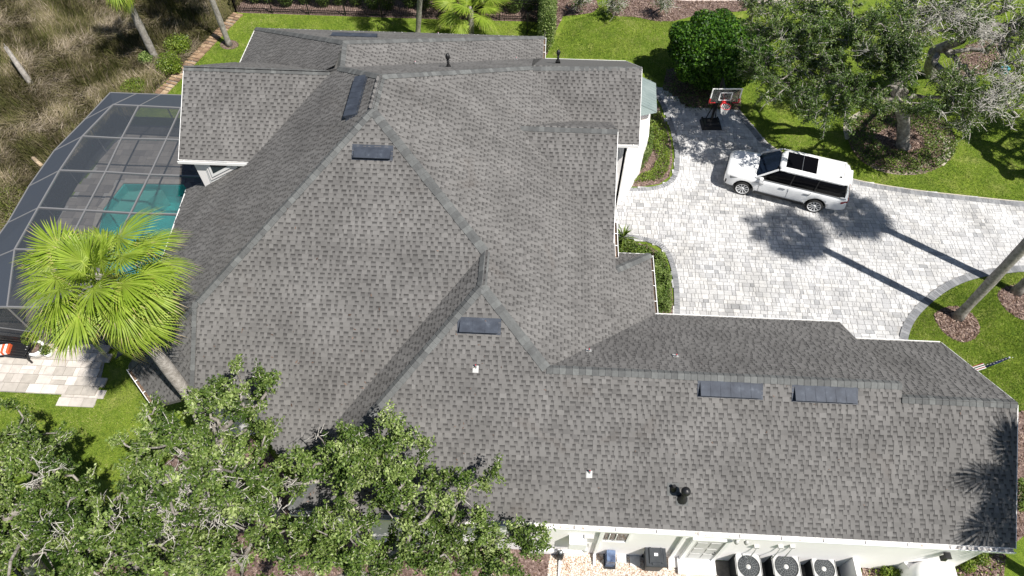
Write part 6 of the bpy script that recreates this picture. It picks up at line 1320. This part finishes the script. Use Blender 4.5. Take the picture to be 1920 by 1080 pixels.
f1_ = fld(P, .55); f2_ = fld(P, 1.7, 3.); f3_ = fld(P, .9, 7.)
az_ = f1_*1.3+f2_*.8+RNG.normal(0, .75, len(P)); tn_ = np.clip(.50+.13*f3_+.1*f2_+RNG.normal(0, .2, len(P)), 0, 1); ln_ = np.clip(.55+.3*np.tanh(f3_)+RNG.normal(0, .18, len(P)), .1, 1.)
tn_ = np.where(P[:, 0] > -20.2-.0*P[:, 1], tn_*.6, tn_)
blades('marsh_grass', P, RNG.uniform(.35, .85, len(P)), RNG.uniform(.018, .042, len(P)), ln_, az_, M['marsh'], tn_, 2, -.01, 'tangled tan and green marsh grass left of the brick edging', 'marsh grass')
yg = [a2(*p) for p in ((-60, 330), (40, 330), (70, 300), (20, 420), (-60, 470))]; P = RNG.uniform((-30, 15), (-22, 24), (14000, 2)); P = P[inpoly(P, [(-30, 16), (-24.2, 16), (-23.3, 20.5), (-24.6, 22.5), (-30, 22)])]
blades('marsh_edge_grass', P, RNG.uniform(.25, .5, len(P)), RNG.uniform(.012, .03, len(P)), RNG.uniform(.2, .9, len(P)), RNG.uniform(0, 6.3, len(P)), M['grass'], RNG.uniform(.4, 1, len(P)), 2, 0, 'yellow green grass edge between marsh and pool enclosure', 'grass')
# ---- lawn blades
def lawnblades(poly, n, h=.07, avoid=()):
    xs = [p[0] for p in poly]; ys = [p[1] for p in poly]; P = RNG.uniform((min(xs), min(ys)), (max(xs), max(ys)), (int(n*1.6), 2)); P = P[inpoly(P, poly)]
    for a in avoid: P = P[~inpoly(P, a)]
    P = P[:n]; f = fld(P, .8, 2.)*.12+fld(P, 3.1, 5.)*.08; blades('lawn_grass', P, RNG.uniform(h*.6, h*1.3, len(P)), RNG.uniform(.012, .028, len(P)), RNG.uniform(.2, .9, len(P)), RNG.uniform(0, 6.3, len(P)), M['grass'], np.clip(.46+f*1.3+RNG.normal(0, .22, len(P)), 0, 1), 1, 0, None, None)
AV = [HS, C1, C2, OB, NB, NB2, HB, SB, GB, FR]
lawnblades([a2(*p) for p in ((1684, 640), (1697, 600), (1725, 566), (1770, 532), (1820, 512), (1880, 503), (1960, 500), (1960, 790), (1900, 770), (1780, 650))], 60000, .07, AV)
lawnblades([a2(*p) for p in ((1040, 108), (1030, 100), (1062, 40), (1140, 20), (1240, 40), (1262, 40), (1300, 200), (1180, 112))], 34000, .08, AV)
lawnblades([a2(*p) for p in ((1300, 200), (1385, 205), (1412, 238), (1445, 272), (1600, 336), (1700, 354), (1800, 366), (1960, 382), (1960, 100), (1800, 20), (1420, 20), (1380, 120))], 90000, .09, AV)
lawnblades([a2(*p) for p in ((448, 26), (786, 37), (1012, 44), (1015, 75), (500, 60), (452, 116), (330, 176), (310, 178))], 40000, .08, AV)
lawnblades([a2(*p) for p in ((-20, 735), (110, 738), (115, 764), (180, 766), (192, 740), (250, 700), (290, 770), (330, 900), (-20, 900))], 30000, .06, [WB])
print('TRIS', sum(len(m.polygons)*2 for m in bpy.data.meshes))
